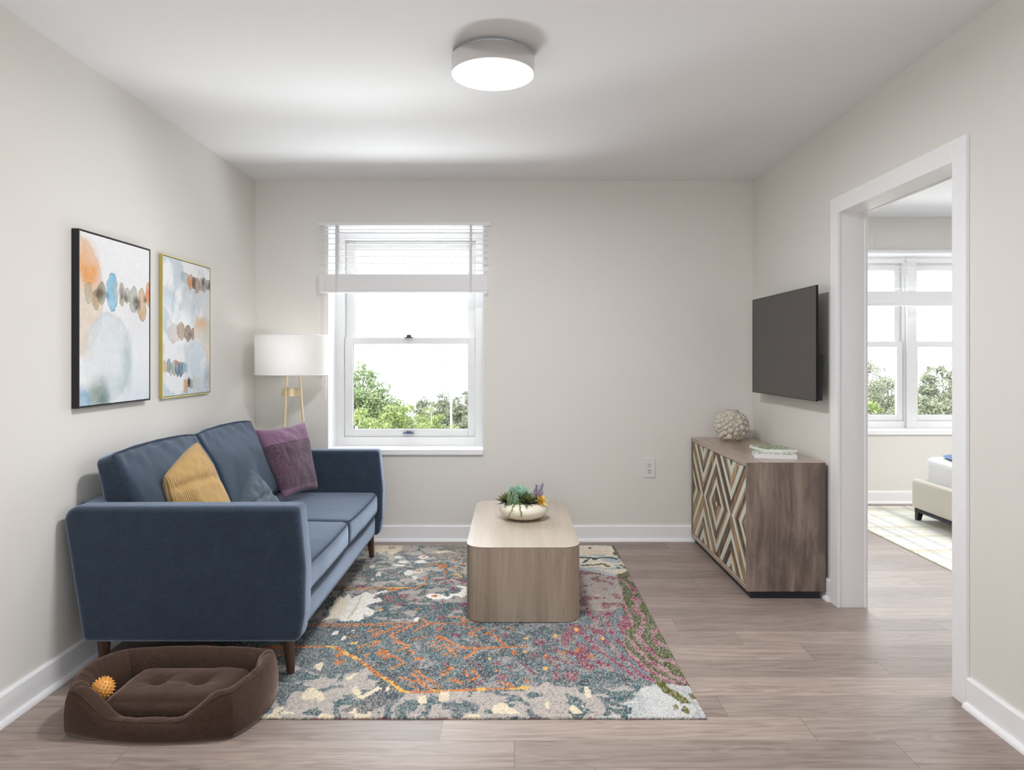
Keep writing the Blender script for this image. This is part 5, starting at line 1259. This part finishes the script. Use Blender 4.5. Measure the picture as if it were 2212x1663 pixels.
# ------------------------------------------------------------------ bed in the bedroom
bd = empty('bed', (4.1, 4.65, 0)); tag(bd, 'low upholstered bed on dark legs seen through the doorway', 'bed')
bx0, bx1, by0, by1 = 3.050, 5.15, 3.88, 5.417; zr0, zr1 = 0.098, 0.321
for nm, dims, cen in (('foot_rail', (0.030, (by1-by0)/2, (zr1-zr0)/2), (bx0+0.030, (by0+by1)/2, (zr0+zr1)/2)),):
    V, F, U = rbox(dims, 0.026, (6, 30, 12)); mesh_obj(nm, V+np.array(cen), F, M['bed_uph'], bd, auto=60)
for yy in (by0+0.030, by1-0.030):
    V, F, U = rbox(((bx1-bx0)/2-0.031, 0.030, (zr1-zr0)/2), 0.026, (30, 6, 12)); mesh_obj('side_rail', V+np.array(((bx0+bx1)/2+0.031, yy, (zr0+zr1)/2)), F, M['bed_uph'], bd, auto=60)
m = MB(); m.box(bx0+0.012, bx0+0.040, by0+0.02, by1-0.03, 0.074, 0.0975); m.box(bx0+0.041, bx1-0.02, by1-0.055, by1-0.03, 0.074, 0.0975); m.box(bx0+0.041, bx1-0.02, by0+0.02, by0+0.045, 0.074, 0.0975); m.build('lower_rail', M['darkmetal'], bd)
for yy in (by1-0.050, by0+0.05):
    for xx in (bx0+0.030, bx1-0.05):
        V = []; 
        for z, k in ((0.0105, 0.014), (0.0738, 0.026)): V += [(xx-0.016, yy-k*0.9, z), (xx+k, yy-k*0.9, z), (xx+k, yy+0.020, z), (xx-0.016, yy+0.020, z)]
        mesh_obj('leg', V, [(0, 3, 2, 1), (4, 5, 6, 7), (0, 1, 5, 4), (1, 2, 6, 5), (2, 3, 7, 6), (3, 0, 4, 7)], M['darkmetal'], bd, smooth=False)
W, F, U = rbox(((5.12-3.118)/2, 0.700, 0.120), 0.045, (40, 30, 10), bulge=(0.010, 0.006, 0.010), wrinkle=0.012, seed=5)
W[:, 0] += 0.004*np.sin(U[:, 1]*38+U[:, 2]*4)*(U[:, 0] < -0.9)*(1-U[:, 2])*0.5
mesh_obj('mattress', W+np.array(((5.12+3.118)/2, (by0+by1)/2, 0.374)), F, M['linen_white'], bd, auto=80)
V, F, U = rbox((0.05, 0.77, 0.50), 0.03, (5, 20, 16)); mesh_obj('headboard', V+np.array((5.21, (by0+by1)/2, 0.60)), F, M['bed_uph'], bd, auto=60)
n = 60; a, b = np.meshgrid(np.linspace(-1, 1, n), np.linspace(-1, 1, n)); Vt = []
for s in (1, -1):
    x = 3.59+0.45*a*(1-0.06*fbm(b*2, a*0, 0, 2, 3))*np.sqrt(1-0.22*b**8); y = 4.65+0.66*b*np.sqrt(1-0.10*a**8); z = 0.5095+0.016*(1-a**8)*(1-b**8)+0.009*s*((1-a**6)*(1-b**6))**.3+0.012*(fbm(a*5, b*5, 0, 3, 6)-0.35)*(1-a**8)*(1-b**8)
    Vt.append(np.stack([x, y, z], -1).reshape(-1, 3))
Fq = grid(n, n); F = [tuple(f) for f in Fq]+[tuple(i+n*n for i in f[::-1]) for f in Fq]
for k in range(n-1): F += [(k, n*n+k, n*n+k+1, k+1), ((n-1)*n+k, (n-1)*n+k+1, n*n+(n-1)*n+k+1, n*n+(n-1)*n+k), (k*n, (k+1)*n, n*n+(k+1)*n, n*n+k*n), (k*n+n-1, n*n+k*n+n-1, n*n+(k+1)*n+n-1, (k+1)*n+n-1)]
o = mesh_obj('throw_blanket', np.vstack(Vt), F, M['throw']); tag(o, 'blue throw blanket folded flat across the foot of the bed', 'blanket')
# ------------------------------------------------------------------ outdoors
def leafmat(name, c1, c2, c3_):
    t = NT(name); at = t.n('ShaderNodeAttribute', attribute_name='tone'); col = t.ramp(at.outputs['Fac'], [(0.0, L4(c1)), (0.5, L4(c2)), (1.0, L4(c3_))])
    t.set(col, 0.6, spec=0.2); tr = t.n('ShaderNodeBsdfTranslucent'); t.put(tr.inputs[0], col); mx = t.n('ShaderNodeMixShader'); mx.inputs[0].default_value = 0.4
    t.t.links.new(t.b.outputs[0], mx.inputs[1]); t.t.links.new(tr.outputs[0], mx.inputs[2]); t.t.links.new(mx.outputs[0], t.out.inputs[0]); return t.m
M['leaf_a'] = leafmat('bright_leaves', (88, 104, 70), (114, 130, 92), (150, 160, 118)); M['leaf_b'] = leafmat('yellow_green_leaves', (92, 108, 66), (124, 138, 86), (158, 166, 112))
M['needle'] = leafmat('grey_green_needles', (88, 96, 84), (118, 124, 104), (160, 160, 134)); M['bark'] = plain('bark', (78, 72, 64), 0.9, var=0.2)
M['bounce_ground'] = plain('pale_bounce_ground', (188, 188, 184), 0.9, var=0.08); M['lampgrey'] = plain('grey_lamp_arm', (104, 110, 115), 0.5); M['lampwhite'] = plain('white_lamp_metal', (158, 164, 168), 0.4)
GZ = -4.6
m = MB(); m.box(-40, 60, 6.9, 52, GZ-0.1, GZ); struct(m.build('ground', M['bounce_ground']))  # ground out of view, made pale to bounce daylight up to the ceilings
def foliage_mesh(centres, radii, n, size, seed, flat=0.75, lens=1.0):
    rg = np.random.default_rng(seed); cen = np.array(centres); rad = np.array(radii); wgt = rad**2; wgt = wgt/wgt.sum()
    idx = rg.choice(len(cen), n, p=wgt); d = rg.normal(size=(n, 3)); d /= np.linalg.norm(d, axis=1, keepdims=True)
    r = rad[idx]*(0.55+0.5*rg.random(n)**0.6); p = cen[idx]+d*r[:, None]*np.array((1, 1, flat))
    nr = d+rg.normal(size=(n, 3))*0.8; nr /= np.linalg.norm(nr, axis=1, keepdims=True); a = np.cross(nr, rg.normal(size=(n, 3))); a /= np.linalg.norm(a, axis=1, keepdims=True); b = np.cross(nr, a)
    s = size*(0.6+0.8*rg.random(n))[:, None]
    V = np.stack([p-a*s*lens, p+b*s*0.5-nr*s*.1, p+a*s*lens, p-b*s*0.5-nr*s*.1], 1).reshape(-1, 3)
    F = [(4*i, 4*i+1, 4*i+2, 4*i+3) for i in range(n)]; tone = np.repeat(np.clip(rg.random(n)*0.75+0.25*(vnoise(p[:, 0]*3, p[:, 1]*3, p[:, 2]*3, seed)), 0, 1), 4)
    return V, F, tone
def tree(name, label, cat, base, clumps, n, size, mat, seed, trunk=0.12, group=None, lens=1.0, flat=.75, branches=True):
    root = empty(name, (base[0], base[1], GZ)); tag(root, label, cat, group)
    cs_ = [(base[0]+c[0], base[1]+c[1], c[2]) for c in clumps]; rd = [c[3] for c in clumps]
    rs = random.Random(seed); sub = []; sr = []
    for c, r in zip(cs_, rd):
        for k in range(16):
            d = Vector((rs.gauss(0, 1), rs.gauss(0, 1), rs.gauss(0, 1))).normalized(); q = Vector(c)+d*r*rs.uniform(.45, .95); sub.append(tuple(q)); sr.append(r*rs.uniform(.22, .42))
    V, F, tone = foliage_mesh(sub, sr, int(n*(3.4 if mat is M['needle'] else 2.6)), size*(0.40 if mat is M['needle'] else 0.52), seed, flat, lens); mesh_obj('foliage', V, F, mat, root, smooth=False, attrs={'tone': tone})
    top = max(cs_, key=lambda c: c[2]); m = MB(); p0 = Vector((base[0], base[1], GZ)); p1 = Vector((base[0]+rs.uniform(-.1, .1), base[1], (GZ+top[2])/2)); p2 = Vector(top)
    m.tube([tuple(p0), tuple(p1), tuple(p2)], [trunk, trunk*.7, trunk*.15], 8)
    if branches:
        for c in cs_:
            t = rs.uniform(.35, .8); st = p0.lerp(p2, t) if t > .5 else p0.lerp(p1, t*2); 
            if st.z > c[2]-0.1: st = p0.lerp(p1, 0.8)
            m.tube([tuple(st), tuple(Vector(st).lerp(Vector(c), .5)+Vector((0, 0, -.05))), c], [trunk*.4, trunk*.25, trunk*.08], 6)
    m.build('trunk', M['bark'], root, smooth=True)
tree('maple_tree', 'tall light green leafy tree at the left of the living room window', 'tree', (-4.35, 20), [(0.15, 0, 0.62, .42), (-0.3, .2, 0.1, .75), (0.45, -.2, 0.05, .6), (0, 0, -0.6, 1.1), (0.9, 0, -0.55, .6), (-1.1, 0, -0.5, .9), (1.2, .1, -0.35, .35), (1.35, 0, -0.85, .4), (0, 0, -1.6, 1.3), (-1.2, 0.1, -1.5, 1.2), (1.1, 0, -1.4, .7)], 15000, 0.075, M['leaf_a'], 1, 0.14)
_b = lambda px, py, D: ((px-CX)*D/FPX, D, EYE-(py-CY)*D/FPX)
bz_ = ((*_b(783, 893, 13.0), .54, 'round yellow-green shrub lowest left in the living room window'), (*_b(856, 880, 16.0), .62, 'yellow-green shrub in the middle of the living room window'), (*_b(932, 887, 22.6), .74, 'yellow-green shrub in front of the pines beside the short street lamp'))
for k, (x, y, zt_, r, lb) in enumerate(bz_):
    tree('shrub', lb, 'shrub', (x, y), [(0, 0, zt_-r*.6, r*.75), (-.4, 0, zt_-r*1.2, r*.8), (.42, 0, zt_-r*1.3, r*.8), (0, 0.1, zt_-r*2.4, r*1.3), (0, 0.1, zt_-r*4.2, r*1.5)], 8000, 0.062, M['leaf_b'], 10+k, 0.07, 'shrubs under the living room window', branches=False)
def pine(base, ztop, hw, label, seed, n=9000, grp=None, sz=0.085):
    cl_ = []; rs = random.Random(seed); k = 0; z = ztop-0.18; 
    while z > ztop-3.4:
        f = min(1, (ztop-z)/1.1); r = hw*(0.25+1.05*f)
        for j in range(2+int(3*f)):
            a = rs.uniform(0, 6.28); cl_.append((math.cos(a)*r*.62, math.sin(a)*r*.62, z+rs.uniform(-.1, .1), r*.46+0.08))
        z -= 0.34
    cl_.append((0, 0, ztop-0.12, 0.16)); tree('pine_tree', label, 'tree', base, cl_, n, sz, M['needle'], seed, 0.10, grp, lens=1.6, flat=.7)
g_ = 'pine trees beyond the living room window'
pine(_b(912, 861, 26)[:2], _b(912, 861, 26)[2], .62, 'small pointed pine tree between the leafy tree and the taller pines', 21, 7000, g_)
pine(_b(948, 851, 30)[:2], _b(948, 851, 30)[2], .9, 'broad grey-green pine behind the short street lamp', 22, 12000, g_)
pine(_b(980, 856, 35)[:2], _b(980, 856, 35)[2], 1.0, 'grey-green pine right behind the tall street lamp pole', 23, 11000, g_)
pine(_b(1010, 846, 27)[:2], _b(1010, 846, 27)[2], .55, 'grey-green pine cut off by the right edge of the living room window', 24, 8000, g_)
g2 = 'trees beyond the bedroom window'
tree('shrub', 'yellow-green shrub low in the left bedroom window', 'shrub', (7.75, 15.5), [(0, 0, -.05, .45), (-.5, 0, 0.0, .5), (.45, 0, -.3, .45), (0, 0.1, -1.1, 1.0), (0.9, 0, -1.2, .7), (-1, 0, -1, .8)], 11000, 0.062, M['leaf_b'], 31, 0.07, g2, branches=False)
pine(_b(1928, 818, 29)[:2], _b(1928, 818, 29)[2], 1.0, 'grey-green pine above the shrub in the left bedroom window', 32, 11000, g2)
pine(_b(1868, 770, 34)[:2], _b(1868, 770, 34)[2], 0.85, 'thin dark pine at the left edge of the bedroom window', 33, 5000, g2)
pine((13.35, 22), 0.93, 1.05, 'big rounded pine filling the right bedroom window', 34, 15000, g2)
pine((16.6, 25.5), 0.7, 0.9, 'pine tree partly hidden by the door casing', 35, 9000, g2)
tree('shrub', 'small yellow-green shrub at the foot of the big rounded pine', 'shrub', (8.6, 14.2), [(0, 0, -.32, .18), (-.2, 0, -.6, .3), (0.1, 0, -.9, .4)], 2500, 0.055, M['leaf_b'], 36, 0.05, g2, branches=False)
# street lamps
def arc(p0, r, a0, a1, n=12, sx=1): return [(p0[0]+sx*r*math.cos(a0+(a1-a0)*k/n), p0[1], p0[2]+r*math.sin(a0+(a1-a0)*k/n)) for k in range(n+1)]
LD = 24.9; px_ = lambda x: (x-CX)*LD/FPX; pz_ = lambda y: EYE-(y-CY)*LD/FPX
sl = empty('street_lamp', (px_(974.5), LD, GZ)); tag(sl, 'tall white street lamp with a curved arm seen through the living room window', 'street lamp')
m = MB(); m.tube([(px_(974.5), LD, GZ), (px_(974.5), LD, pz_(865)), (px_(974.8), LD, pz_(800))], [0.045, 0.032, 0.016], 10); m.build('pole', M['lampwhite'], sl, smooth=True, auto=50)
m = MB(); r = 0.34; pts = [(px_(974.8), LD, pz_(800))]+arc((px_(974.8)+r, LD, pz_(804)), r, math.pi, math.pi/2+.15, 12)+[(px_(1008), LD, pz_(782.3))]
m.tube(pts, 0.014, 8); m.build('arm', M['lampgrey'], sl, smooth=True, auto=50)
m = MB(); m.tube([(px_(1004), LD, pz_(782.4)), (px_(1008), LD, pz_(782.2)), (px_(1020), LD, pz_(784))], [0.02, 0.05, 0.03], 10); m.build('lamp_head', M['lampgrey'], sl, smooth=True, auto=50)
m = MB(); m.tube([(px_(973.5), LD-.1, pz_(796)), (px_(971.5), LD-.25, pz_(789)), (px_(968), LD-.35, pz_(786.5))], 0.012, 8); m.build('arm', M['lampgrey'], sl, smooth=True, auto=50)
m = MB(); m.tube([(px_(970), LD-.36, pz_(784.5)), (px_(966), LD-.38, pz_(785.5)), (px_(959), LD-.42, pz_(788))], [0.02, 0.055, 0.03], 10); m.build('lamp_head', M['lampgrey'], sl, smooth=True, auto=50)
m = MB(); m.box(px_(974.5)-0.01, px_(974.5)+0.05, LD-0.06, LD-0.034, pz_(870), pz_(864)); m.build('pole_box', M['lampwhite'], sl)
LD = 19.0
s2 = empty('street_lamp', (px_(932), LD, GZ)); tag(s2, 'short white street lamp with two round heads in front of the pines', 'street lamp')
m = MB(); m.tube([(px_(932), LD, GZ), (px_(932), LD, pz_(891))], [0.018, 0.010], 8); m.build('pole', M['lampwhite'], s2, smooth=True)
for (a, b) in (((932, 891), (924.5, 889)), ((932, 891), (939.5, 884))):
    m = MB(); m.tube([(px_(a[0]), LD, pz_(a[1])), (px_((a[0]+b[0])/2), LD, pz_(a[1]-3)), (px_(b[0]), LD, pz_(b[1]))], 0.007, 8); m.build('arm', M['lampgrey'], s2, smooth=True)
    mesh_obj('lamp_head', IV*np.array((0.046, 0.034, 0.034))+np.array((px_(b[0]), LD, pz_(b[1]))), IF, M['lampwhite'], s2)
